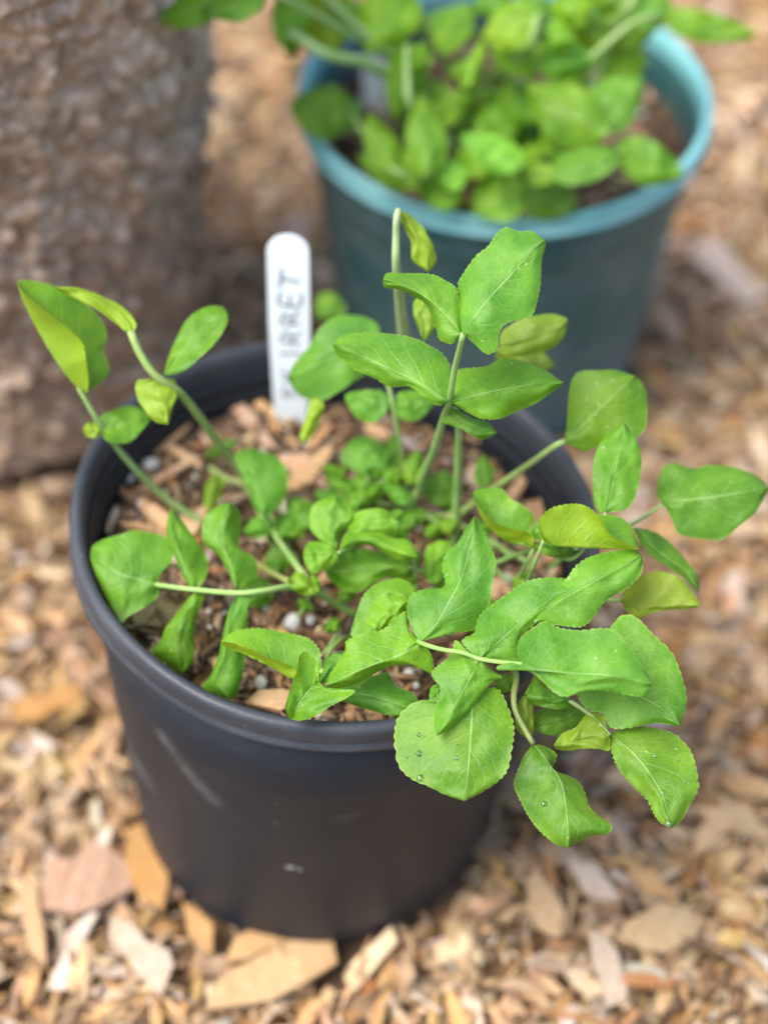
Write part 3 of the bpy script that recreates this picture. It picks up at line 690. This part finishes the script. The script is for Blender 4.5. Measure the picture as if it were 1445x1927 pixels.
for i, (bx, by, tx, ty, wp, zz) in enumerate([(690, 940, 725, 905, 34, .205), (735, 930, 760, 895, 26, .205), (620, 920, 650, 895, 30, .2), (800, 1010, 835, 985, 30, .2), (740, 1085, 790, 1090, 34, .214), (600, 960, 560, 960, 34, .203), (665, 1100, 640, 1135, 30, .205), (820, 1090, 850, 1110, 30, .208),
                                        (570, 1010, 545, 985, 32, .205), (880, 1040, 915, 1020, 30, .2), (700, 900, 735, 875, 26, .21), (650, 880, 620, 905, 22, .205), (560, 1130, 590, 1150, 26, .2), (840, 900, 870, 925, 34, .198), (730, 985, 760, 960, 30, .222), (640, 1165, 610, 1190, 24, .2), (690, 1065, 655, 1100, 30, .21), (610, 1000, 590, 970, 34, .215), (750, 905, 720, 880, 34, .215), (830, 1000, 865, 980, 34, .205), (755, 1070, 790, 1040, 36, .216), (900, 1000, 930, 985, 30, .2), (970, 1110, 1000, 1080, 36, .22), (640, 985, 680, 965, 34, .22), (860, 1150, 900, 1190, 40, .2), (935, 1160, 900, 1130, 40, .205), (1040, 1330, 1085, 1345, 40, .205), (1000, 1290, 1040, 1275, 36, .222)]):
    QF((bx, by), (tx, ty), wp, zz, seed=500 + i, tint=(FR, YG, (1, 1, 1))[i % 3], wq=.4 + .1 * (i % 4), fold=(2, 3))
# -- tall shoot at the top centre
stem(front, P1, [(765, 985, .186), (790, 910, .212), (815, 850, .245), (833, 790, .276), (845, 755, .300), (855, 695, .320), (871, 629, .343)], 17, 11)
stem(front, P1, [(852, 1040, .184), (858, 960, .209), (861, 880, .240), (862, 810, .266), (855, 770, .285)], 17, 12, (1, 1.05, 1))
LF([(860, 605), (861, 575), (861, 541), (865, 525), (894, 483), (919, 462), (932, 442), (952, 427), (975, 435), (1002, 435)], [(871, 629), (882, 608), (915, 566), (957, 520), (998, 475), (1025, 452)], [(890, 645), (915, 666), (934, 657), (940, 624), (957, 607), (996, 597), (1007, 579), (1017, 533), (1019, 491), (1026, 465)], .343, wq=.35, fold=(4, 2), tint=BL, seed=50, **MT)
LF([(872, 610), (873, 591), (865, 566), (857, 541), (840, 529), (811, 516), (757, 514), (728, 514)], [(868, 628), (840, 594), (805, 562), (765, 538), (720, 527)], [(850, 647), (826, 638), (820, 616), (803, 574), (782, 560), (749, 545), (724, 541)], .342, wq=.4, fold=(3, 4), seed=51, **MT)
LF([(850, 720), (847, 690), (832, 665), (807, 650), (787, 639), (749, 630), (687, 626), (643, 632)], [(843, 756), (800, 728), (745, 700), (690, 674), (627, 648)], [(824, 763), (791, 745), (770, 728), (733, 728), (708, 714), (674, 699), (645, 682), (630, 664)], .302, wq=.4, fold=(3, 3), tint=(1, 1.03, 1.5), seed=52, **MT)
LF([(857, 707), (865, 695), (915, 689), (940, 676), (961, 674), (990, 682), (1019, 693), (1044, 709)], [(848, 757), (900, 742), (960, 730), (1010, 722), (1061, 720)], [(866, 768), (882, 778), (907, 788), (940, 788), (973, 774), (1011, 757), (1044, 734)], .302, wq=.45, fold=(3, 4), tint=FR, seed=53, **MT)
LF([(860, 770), (885, 785), (915, 793)], [(842, 768), (880, 795), (936, 815)], [(835, 795), (870, 808), (905, 827)], .288, wq=.5, tint=DK, seed=54)
LF([(712, 640), (712, 612), (674, 594), (629, 597), (600, 620), (583, 649), (552, 687)], [(722, 665), (670, 660), (610, 680), (541, 712)], [(690, 700), (658, 724), (633, 740), (608, 753), (579, 751), (556, 736)], .262, wq=.3, fold=(3, 3), tint=(.8, .93, 1.8), seed=55)
LF([(585, 755), (577, 780), (565, 818)], [(600, 748), (590, 780), (570, 835)], [(610, 765), (598, 800), (584, 826)], .25, wq=.2, seed=56, under=True, tint=FR)
LF([(715, 735), (680, 735), (652, 742)], [(737, 753), (700, 756), (650, 755)], [(725, 780), (700, 795), (670, 785)], .25, seed=57, tint=BL); LF([(760, 735), (800, 742)], [(737, 753), (780, 762), (818, 762)], [(755, 790), (790, 788)], .25, seed=58, tint=(.9, 1, 1.1))
stem(front, P1, [(770, 960, .187), (760, 880, .21), (750, 820, .232), (737, 753, .25), (722, 690, .262)], 10, 8)
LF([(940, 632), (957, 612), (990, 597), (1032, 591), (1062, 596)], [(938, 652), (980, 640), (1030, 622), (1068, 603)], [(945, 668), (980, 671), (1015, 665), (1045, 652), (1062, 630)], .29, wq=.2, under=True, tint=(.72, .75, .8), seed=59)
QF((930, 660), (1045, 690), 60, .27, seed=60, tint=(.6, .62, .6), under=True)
LF([(758, 425), (773, 455), (776, 490)], [(748, 395), (782, 440), (800, 480), (806, 512)], [(770, 403), (797, 430), (813, 460), (821, 490)], .34, wq=.1, under=True, tint=(.95, .95, .7), seed=61)
stem(front, P1, [(760, 640, .265), (752, 570, .295), (745, 500, .322), (745, 440, .335), (746, 408, .342), (750, 396, .342)], 23, 13, (1.15, 1.02, 1.5))
LF([(780, 600), (778, 570)], [(798, 645), (792, 600), (795, 552)], [(822, 610), (815, 575)], .3, wq=.2, under=True, tint=DK, seed=62)
QF((640, 560), (600, 600), 60, .2, seed=63, tint=DK)
# -- right side
LF([(1066, 801), (1070, 744), (1077, 714), (1092, 699), (1126, 697), (1160, 697)], [(1060, 834), (1095, 800), (1145, 752), (1196, 708)], [(1073, 838), (1088, 846), (1104, 850), (1119, 842), (1150, 838), (1179, 838), (1202, 820), (1215, 801), (1217, 756), (1210, 725)], .268, wq=.25, fold=(2, 2), tint=(.92, .88, .6), seed=64, under=False, **MT)
LF([(1126, 963), (1118, 944), (1115, 906), (1117, 869), (1126, 838), (1149, 812)], [(1140, 965), (1150, 920), (1160, 870), (1174, 795)], [(1160, 963), (1179, 957), (1195, 935), (1204, 895), (1207, 870), (1202, 842), (1190, 816)], .262, wq=.2, fold=(2, 2), tint=(.85, .95, .95), seed=65, **MT)
stem(front, P1, [(840, 985, .186), (880, 955, .200), (940, 912, .225), (1000, 870, .250), (1045, 838, .267), (1064, 830, .268)], 14, 12, (1.1, 1.0, .95))
LF([(1236, 929), (1240, 895), (1251, 876), (1270, 872), (1289, 878), (1307, 882), (1326, 876), (1353, 876), (1390, 882), (1428, 899)], [(1244, 945), (1300, 940), (1360, 932), (1447, 919)], [(1251, 955), (1266, 982), (1274, 1003), (1296, 1010), (1334, 1016), (1360, 1014), (1390, 990), (1421, 963)], .25, wq=.3, fold=(4, 3), tint=(.72, .80, .72), seed=66, pup=.1, **MT)
stem(front, P1, [(1030, 1070, .215), (1120, 1010, .235), (1190, 985, .243), (1248, 947, .249)], 8, 6, (.8, .9, .8))
stem(front, P1, [(860, 1090, .186), (930, 1060, .205), (1010, 1035, .23), (1080, 1050, .243), (1140, 965, .262)], 10, 7, (.8, .9, .8))
# folded pair above the right rim
LF([(1000, 1005), (960, 995), (925, 980), (893, 942)], [(1004, 1031), (955, 1020), (925, 998), (905, 972), (888, 928)], [(1000, 995), (1005, 980), (1000, 965), (982, 950), (960, 938), (945, 921), (925, 919), (903, 920)], .246, wq=.3, fold=(-6, 2), tint=FR, seed=67, **MT)
LF([(1012, 985), (1032, 959), (1058, 950), (1085, 948), (1107, 955), (1126, 971), (1145, 1001), (1166, 1017)], [(1022, 1018), (1047, 1028), (1089, 1031), (1126, 1033), (1164, 1034), (1203, 1033)], [(1040, 965), (1085, 955), (1126, 968), (1160, 971), (1187, 990)], .262, wq=.4, fold=(-7, 4), tint=(1.05, 1.05, .9), seed=68, teeth=1.8, nv=110)
LF([(1002, 1010), (1004, 990), (1014, 976)], [(1045, 1034), (1030, 1010), (1013, 974)], [(1050, 1045), (1048, 1020), (1035, 990)], .252, wq=.5, tint=BL, seed=69)
LF([(1000, 1030), (1030, 1046), (1060, 1050)], [(985, 1022), (1030, 1035), (1085, 1036)], [(1010, 1020), (1050, 1025)], .248, wq=.4, tint=DK, seed=70)
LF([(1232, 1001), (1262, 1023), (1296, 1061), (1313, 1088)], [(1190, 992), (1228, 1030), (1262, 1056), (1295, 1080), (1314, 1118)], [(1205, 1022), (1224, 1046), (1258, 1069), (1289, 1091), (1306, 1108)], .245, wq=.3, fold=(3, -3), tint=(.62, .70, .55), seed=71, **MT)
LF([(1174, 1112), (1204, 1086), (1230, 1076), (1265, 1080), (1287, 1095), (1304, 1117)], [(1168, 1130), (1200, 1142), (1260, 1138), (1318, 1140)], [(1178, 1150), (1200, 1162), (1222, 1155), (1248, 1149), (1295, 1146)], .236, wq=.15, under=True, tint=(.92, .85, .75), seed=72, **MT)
stem(front, P1, [(1060, 1130, .222), (1120, 1128, .23), (1168, 1130, .236)], 8, 6, (.8, .9, .8))
# -- front, in focus
LF([(560, 1262), (537, 1249), (504, 1236), (462, 1217), (425, 1208)], [(572, 1276), (553, 1280), (535, 1270), (504, 1253), (460, 1232), (428, 1219), (415, 1209)], [(600, 1265), (605, 1245), (599, 1220), (579, 1201), (537, 1190), (483, 1182), (437, 1190)], .226, wq=.45, fold=(-5, 2), seed=73, tint=FR, teeth=1.8, nv=110)
LF([(600, 1262), (590, 1236), (576, 1226), (563, 1235), (558, 1265), (545, 1300), (537, 1333)], [(600, 1282), (580, 1300), (562, 1325), (546, 1353)], [(615, 1296), (640, 1296), (668, 1300), (650, 1315), (620, 1330), (595, 1347), (566, 1356)], .238, wq=.35, fold=(-3, -3), tint=FR, seed=74, teeth=1.8, nv=110)
LF([(640, 1283), (666, 1286), (699, 1273), (728, 1266), (745, 1290), (774, 1303), (788, 1323)], [(610, 1290), (650, 1300), (700, 1310), (745, 1325), (782, 1340)], [(630, 1310), (652, 1322), (682, 1332), (724, 1344), (757, 1348)], .222, wq=.45, tint=(.8, .93, 1.8), seed=75, fold=(2, 2), **MT)
LF([(608, 1255), (628, 1230)], [(600, 1285), (625, 1255), (648, 1228)], [(625, 1280), (645, 1250)], .226, tint=BL, seed=76)
LF([(806, 1222), (815, 1246), (812, 1268), (795, 1257), (768, 1251), (735, 1254), (708, 1266), (690, 1277), (665, 1289), (632, 1296)], [(789, 1209), (757, 1230), (715, 1246), (670, 1264), (611, 1291)], [(770, 1185), (765, 1157), (758, 1152), (740, 1170), (716, 1186), (690, 1191), (653, 1205), (649, 1224), (632, 1253), (615, 1282)], .245, wq=.45, fold=(5, 2), tint=FR, seed=77, **SH)
LF([(774, 1182), (765, 1145), (774, 1120), (799, 1108), (836, 1103), (832, 1066), (840, 1041), (861, 1020), (873, 1000)], [(791, 1208), (809, 1191), (840, 1141), (868, 1085), (886, 1020), (893, 970)], [(799, 1205), (857, 1191), (894, 1182), (919, 1141), (927, 1095), (932, 1054), (919, 1016), (904, 981)], .246, wq=.3, fold=(3, 2), tint=(.84, .97, 1.6), seed=78, **SH)
stem(front, P1, [(740, 1180, .188), (770, 1195, .22), (790, 1209, .246), (830, 1222, .252), (870, 1228, .252), (902, 1240, .250), (950, 1247, .257), (982, 1250, .262)], 11, 8, (1, 1.1, .85))
LF([(880, 1223), (869, 1208), (876, 1199), (891, 1192), (897, 1173), (906, 1154), (936, 1130), (962, 1112), (985, 1096), (1015, 1088), (1050, 1087), (1080, 1092)], [(903, 1240), (940, 1205), (980, 1170), (1010, 1145), (1050, 1120), (1096, 1100)], [(928, 1240), (975, 1249), (978, 1208), (988, 1190), (1003, 1177), (1015, 1166), (1040, 1150), (1070, 1130)], .248, wq=.42, fold=(2, 2), tint=(.84, .97, 1.6), seed=79, **SH)
LF([(1008, 1160), (1018, 1134), (1040, 1113), (1062, 1093), (1083, 1065), (1109, 1048), (1153, 1037), (1192, 1034)], [(1008, 1170), (1035, 1143), (1066, 1122), (1131, 1087), (1207, 1046)], [(1031, 1174), (1066, 1179), (1096, 1179), (1118, 1160), (1140, 1130), (1178, 1108), (1204, 1082), (1209, 1060)], .2545, wq=.42, fold=(2, 2), tint=(.95, 1.03, 1.4), seed=80, **SH)
LF([(1102, 1215), (1146, 1182), (1161, 1164), (1178, 1156), (1200, 1164), (1230, 1195), (1261, 1225), (1278, 1260), (1291, 1311), (1287, 1342)], [(1085, 1262), (1150, 1290), (1204, 1311), (1250, 1338), (1278, 1367)], [(1082, 1290), (1092, 1320), (1109, 1337), (1131, 1342), (1148, 1368), (1174, 1371), (1209, 1365), (1239, 1361)], .240, wq=.35, fold=(2, 2), tint=(.98, 1.02, 1.5), seed=81, teeth=1.5, nteeth=36, nv=150)
LF([(973, 1221), (980, 1199), (1001, 1182), (1023, 1169), (1040, 1177), (1066, 1184), (1096, 1186), (1127, 1182), (1153, 1186), (1170, 1199), (1183, 1221), (1200, 1242), (1215, 1262)], [(980, 1251), (1020, 1262), (1090, 1268), (1160, 1273), (1227, 1288)], [(960, 1247), (937, 1253), (936, 1261), (962, 1261), (997, 1262), (1014, 1274), (1023, 1283), (1036, 1298), (1057, 1311), (1079, 1307), (1092, 1301), (1135, 1298), (1174, 1307), (1209, 1309)], .262, wq=.42, fold=(2, 2), tint=(.84, .97, 1.6), seed=82, **SH)
l24, n24, b24 = LF([(850, 1315), (785, 1320), (752, 1345), (742, 1378), (744, 1415), (752, 1445), (776, 1467), (806, 1480), (841, 1497)], [(890, 1300), (886, 1370), (881, 1440), (874, 1508)], [(935, 1296), (958, 1337), (967, 1372), (962, 1415), (954, 1450), (936, 1471), (910, 1489)], .240, wq=.2, fold=(2, 2), tint=(1.0, .95, .9), seed=83, teeth=1.8, nteeth=34, nv=150)
LF([(878, 1224), (857, 1205), (848, 1232), (815, 1261), (815, 1278), (828, 1286), (824, 1315), (817, 1340), (818, 1370)], [(902, 1240), (892, 1260), (872, 1298), (848, 1340), (822, 1385)], [(912, 1248), (925, 1262), (944, 1274), (927, 1283), (902, 1311), (882, 1340), (857, 1365)], .250, wq=.38, fold=(2, 3), tint=(.98, 1.03, 1.2), seed=84, **SH)
l25, n25, b25 = LF([(985, 1424), (972, 1454), (967, 1480), (980, 1510), (997, 1541), (1018, 1567), (1044, 1588)], [(1003, 1400), (1030, 1432), (1056, 1475), (1066, 1540), (1068, 1597)], [(1023, 1404), (1047, 1420), (1040, 1450), (1066, 1458), (1088, 1471), (1101, 1493), (1107, 1515), (1122, 1532), (1150, 1552), (1143, 1569), (1113, 1573), (1095, 1582)], .222, wq=.25, fold=(3, 4), tint=(.78, .80, .7), seed=85, **SH)
l26, n26, b26 = LF([(1148, 1402), (1153, 1424), (1165, 1450), (1191, 1480), (1217, 1506), (1230, 1532), (1243, 1549)], [(1146, 1383), (1182, 1410), (1218, 1452), (1246, 1500), (1262, 1559)], [(1170, 1372), (1209, 1367), (1256, 1376), (1278, 1389), (1300, 1415), (1310, 1450), (1314, 1480), (1308, 1497), (1295, 1519), (1280, 1547)], .226, wq=.3, fold=(2, 3), tint=(.9, .86, .8), seed=86, teeth=1.6, nteeth=38, nv=150)
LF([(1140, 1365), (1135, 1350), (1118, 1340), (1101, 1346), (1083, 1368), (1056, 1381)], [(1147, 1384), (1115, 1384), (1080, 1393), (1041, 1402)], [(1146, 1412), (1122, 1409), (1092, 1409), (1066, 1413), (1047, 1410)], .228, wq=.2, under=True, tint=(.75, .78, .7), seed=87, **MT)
LF([(1085, 1322), (1049, 1335), (1018, 1335), (1004, 1350)], [(1098, 1330), (1060, 1350), (1002, 1366)], [(1103, 1346), (1088, 1359), (1049, 1383), (1010, 1376)], .214, wq=.4, tint=(.7, .75, .7), seed=88, **MT)  # tint darkens this leaf for the shadow it lies in
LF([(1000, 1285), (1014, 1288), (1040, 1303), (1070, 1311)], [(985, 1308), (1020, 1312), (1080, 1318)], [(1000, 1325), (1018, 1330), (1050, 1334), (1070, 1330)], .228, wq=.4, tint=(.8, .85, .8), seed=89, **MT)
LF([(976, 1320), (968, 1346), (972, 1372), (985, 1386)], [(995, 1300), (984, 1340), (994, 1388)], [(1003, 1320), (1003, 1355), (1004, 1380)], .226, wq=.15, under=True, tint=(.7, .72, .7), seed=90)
LF([(816, 1290), (808, 1300), (810, 1325)], [(830, 1282), (822, 1305), (824, 1328)], [(840, 1290), (836, 1318)], .236, seed=91, tint=BL)
QF((860, 1215), (872, 1232), 24, .24, seed=92, tint=YG); QF((1095, 1372), (1060, 1345), 30, .205, seed=93, tint=DK); QF((960, 1300), (935, 1270), 40, .226, seed=94, tint=DK)
stem(front, P1, [(905, 1180, .187), (945, 1235, .212), (970, 1268, .226), (966, 1310, .230), (972, 1345, .228), (1003, 1400, .222)], 16, 11, (.75, .62, .6))
stem(front, P1, [(935, 1215, .2), (1000, 1262, .222), (1060, 1310, .226), (1110, 1345, .228), (1147, 1384, .227)], 10, 8, (.85, .8, .8))
stem(front, P1, [(985, 1250, .25), (1040, 1258, .242), (1086, 1262, .240)], 8, 7); stem(front, P1, [(880, 1205, .2), (900, 1250, .222), (890, 1302, .240)], 9, 8)
stem(front, P1, [(960, 1190, .215), (990, 1178, .242), (1010, 1168, .254)], 9, 7); stem(front, P1, [(960, 1120, .2), (990, 1060, .235), (1004, 1031, .245)], 8, 7)
stem(front, P1, [(990, 1100, .225), (1010, 1050, .25), (1022, 1018, .261)], 8, 7)

# water drops lying on three leaves
WATER = NB('water'); gl = WATER.n('BsdfGlass'); gl.inputs['IOR'].default_value = 1.33; gl.inputs['Roughness'].default_value = .12; gl.inputs['Color'].default_value = (.93, 1, .9, 1); WATER.done(gl); WATER = WATER.m
def drop(lf, n, B, px, py, rpx, tw=1.):
    P = at_plane(px, py, B, n); vs_ = np.array([v.co for v in lf.data.vertices]) + P1
    pr = project(vs_); k = np.argsort(np.hypot(pr[:, 0] - px, pr[:, 1] - py))[:4]
    P = vs_[k].mean(0); r = rpx / FPX * np.dot(P - CAM, FW)
    zq = Vector(n).to_track_quat('Z', 'Y'); V = []; F = []
    for i in range(8):
        for j in range(14):
            a = math.pi / 2 * i / 7; b_ = 2 * math.pi * j / 14
            v = zq @ Vector((math.cos(b_) * math.cos(a) * r * tw, math.sin(b_) * math.cos(a) * r, math.sin(a) * r * .30 + .0001)); V.append(np.array(v) + P + n * .0002 - P1)
    for i in range(7):
        for j in range(14): j2 = (j + 1) % 14; F.append((i * 14 + j, i * 14 + j2, (i + 1) * 14 + j2, (i + 1) * 14 + j))
    F.append(tuple(range(14))[::-1])
    o = put('water_drop', mesh('water_drop', V, F, WATER), lf)
for px, py, r in ((800, 1418, 6), (791, 1466, 7.5), (785, 1383, 4), (851, 1428, 4), (862, 1400, 2.5), (770, 1425, 2.5), (905, 1440, 2.5), (840, 1455, 3), (925, 1420, 2)): drop(l24, n24, b24, px, py, r)
for px, py, r, t in ((1020, 1514, 6, 1.2), (1062, 1486, 3, 1), (1000, 1500, 3, 1), (1035, 1475, 2, 1), (1085, 1545, 2.5, 1)): drop(l25, n25, b25, px, py, r, t)
for px, py, r in ((1258, 1549, 6), (1234, 1420, 3.5), (1270, 1433, 2.5), (1250, 1490, 3.5), (1205, 1400, 2), (1285, 1470, 2.5)): drop(l26, n26, b26, px, py, r)

# ------------------------------------------------------------------ rear plant
def QR(b_, t_, wpx, zb, **kw): return quick(rear, P2, b_, t_, wpx, zb, **kw)
S = 200
REAR = [((662, 215), (560, 200), 98, .232, .45, (1, 1.02, 1.0)), ((640, 215), (675, 205), 62, .222, .45, BL), ((588, -45), (622, 84), 92, .30, .2, YG), ((560, -30), (530, 70), 62, .305, .4, BL),
        ((755, -35), (700, 84), 112, .30, .35, FR), ((770, 78), (745, 208), 66, .285, .2, DK), ((892, 35), (798, 46), 48, .27, .5, BL), ((1012, 28), (922, 70), 78, .30, .4, YG),
        ((1205, -45), (1178, 82), 100, .29, .4, (1.05, 1.05, 1.1)), ((1165, 70), (1162, 158), 80, .262, .25, (.95, .95, .75)), ((1100, 235), (1195, 158), 96, .25, .45, BL),
        ((1142, 252), (1010, 176), 96, .262, .3, FR), ((1170, 290), (1038, 328), 64, .255, .5, BL), ((1160, 268), (1268, 322), 72, .245, .35, DK), ((800, 332), (790, 198), 66, .25, .45, (1.05, 1.05, 1.2)),
        ((742, 322), (702, 226), 62, .245, .4, (1, 1, 1)), ((795, 342), (688, 300), 50, .24, .5, FR), ((985, 312), (882, 262), 58, .255, .5, BL), ((985, 335), (900, 388), 96, .232, .35, (1, 1, 1.1)),
        ((985, 338), (1072, 388), 86, .232, .3, DK), ((1055, 328), (968, 326), 40, .245, .5, YG), ((880, 340), (820, 315), 50, .24, .5, BL), ((1240, 28), (1425, 66), 52, .285, .35, FR),
        ((425, -8), (308, 32), 58, .33, .4, DK), ((505, -12), (395, 14), 52, .335, .5, BL), ((1080, 40), (1150, 82), 60, .28, .3, YG), ((1010, 120), (1110, 112), 64, .272, .5, BL), ((940, 62), (1000, 130), 60, .28, .4, FR),
        ((900, 215), (962, 250), 70, .24, .4, DK), ((960, 180), (900, 230), 58, .235, .45, (.9, 1, 1.1)), ((1005, 230), (960, 160), 66, .24, .4, DK), ((1085, 300), (1030, 240), 60, .238, .3, DK), ((850, 235), (815, 170), 60, .245, .4, FR),
        ((870, 170), (905, 85), 28, .285, .3, YG), ((830, 270), (760, 245), 44, .24, .5, BL), ((915, 330), (870, 285), 40, .235, .4, FR), ((1030, 170), (1090, 150), 64, .26, .5, FR), ((830, 100), (880, 20), 60, .275, .4, (1, 1, 1)),
        ((960, -10), (900, 20), 60, .30, .4, BL), ((1060, -15), (1090, 45), 70, .30, .4, FR), ((1250, -10), (1210, 55), 62, .29, .5, BL), ((1030, 0), (985, 40), 60, .3, .5, BL), ((760, 300), (820, 345), 50, .235, .4, DK),
        ((1120, 200), (1060, 195), 60, .25, .5, DK), ((870, 380), (790, 350), 52, .226, .4, FR), ((640, 0), (660, 60), 60, .29, .3, DK), ((815, 215), (880, 190), 52, .25, .5, (1, 1, 1)), ((930, 330), (945, 285), 40, .235, .5, BL),
        ((560, 40), (548, 100), 40, .28, .2, (.6, .65, .5)), ((905, 130), (850, 140), 44, .265, .5, FR), ((990, 275), (1010, 300), 50, .238, .4, FR), ((780, 130), (800, 85), 40, .28, .4, FR), ((1165, 10), (1120, -15), 60, .3, .4, DK),
        ((735, 345), (760, 290), 40, .236, .5, (1, 1, 1)), ((1020, 60), (1075, 75), 54, .29, .5, FR), ((900, 300), (850, 330), 40, .236, .5, FR)]
rq = random.Random(4)
for i, (b_, t_, wp, zb, wq, tint) in enumerate(REAR):
    d_ = np.array(t_, float) - np.array(b_, float); t_ = tuple(np.array(b_) + d_ * (1.16 if t_[0] < 1300 else 1.))
    QR(b_, t_, wp * 1.14, zb, wq=wq, tint=tuple(c * k * g for c, k, g in zip(tint, (1.25, 1.15, 1.1), [rq.uniform(.72, 1.22)] * 3)), seed=S + i, bend=rq.uniform(-8, 8), fold=(rq.uniform(0, 5), rq.uniform(0, 5)), arch=rq.uniform(-3, 8), wave=1.2, shape=rq.uniform(.68, .9))
for i in range(24):
    a = rq.uniform(0, 6.28); r = rq.uniform(20, 250); bx, by = 930 + r * math.cos(a), 165 + .55 * r * math.sin(a); a2 = rq.uniform(0, 6.28); l = rq.uniform(35, 75)
    QR((bx, by), (bx + l * math.cos(a2), by + .65 * l * math.sin(a2)), rq.uniform(18, 40), rq.uniform(.205, .24), wq=rq.uniform(.3, .8), tl=rq.uniform(-.4, .4), tint=rq.choice([(1, 1, 1), YG, FR, FR]), seed=400 + i, fold=(3, 4), wave=1.4)
for i in range(26):                      # low leaves round the crown
    a = rq.uniform(0, 6.28); r = rq.uniform(10, 150); bx, by = 950 + r * math.cos(a), 225 + .5 * r * math.sin(a); a2 = rq.uniform(0, 6.28); l = rq.uniform(40, 80)
    QR((bx, by), (bx + l * math.cos(a2), by + .65 * l * math.sin(a2)), rq.uniform(34, 56), rq.uniform(.195, .225), wq=rq.uniform(.3, .8), tl=rq.uniform(-.3, .3), tint=rq.choice([DK, (1, 1, 1), BL, FR]), seed=300 + i, fold=(2, 3), wave=1.2)
for pts, w0, w1, tint in [([(880, 250, .18), (840, 215, .22), (700, 125, .27), (620, 105, .288), (545, 60, .302)], 26, 20, (.95, 1, 1)), ([(935, 330, .178), (880, 290, .215), (800, 230, .245), (770, 190, .27), (765, 90, .285)], 20, 14, (1, 1, 1)),
                          ([(930, 260, .178), (885, 190, .23), (905, 90, .285)], 26, 18, (1.6, 1.5, .6)), ([(960, 240, .178), (930, 150, .24), (990, 90, .285), (1012, 28, .30)], 22, 14, (1, 1, .9)), ([(990, 250, .178), (1060, 160, .25), (1180, 50, .287), (1240, 28, .286)], 18, 12, (1, 1, 1)),
                          ([(920, 250, .178), (905, 230, .21), (905, 180, .24)], 24, 18, (1.5, 1.45, .7)), ([(900, 300, .176), (820, 320, .22), (742, 322, .245), (662, 216, .234)], 14, 10, (1, 1, .9)), ([(1000, 290, .176), (1090, 305, .22), (1168, 285, .252)], 14, 10, (1.1, 1, .9)),
                          ([(1010, 270, .177), (1070, 260, .22), (1100, 236, .25), (1142, 250, .262)], 14, 10, (1, 1, 1)), ([(985, 300, .177), (985, 320, .21), (985, 336, .232)], 14, 12, (1, 1, 1)), ([(900, 220, .178), (760, 120, .26), (640, 20, .29), (588, -45, .30)], 16, 12, (1, 1, 1)),
                          ([(910, 230, .178), (840, 120, .25), (780, 0, .29), (755, -35, .30)], 16, 12, (1, 1, 1)), ([(980, 230, .178), (1100, 120, .25), (1190, 0, .288), (1205, -45, .29)], 16, 12, (1, 1, 1)), ([(890, 225, .178), (700, 90, .27), (505, -14, .333), (425, -8, .331)], 16, 10, (1, 1, 1)),
                          ([(970, 250, .178), (1090, 170, .24), (1165, 70, .262)], 12, 10, (1, 1, 1)), ([(900, 270, .178), (850, 300, .215), (800, 332, .249)], 14, 10, (1, 1, 1))]:
    stem(rear, P2, pts, w0, w1, tint)
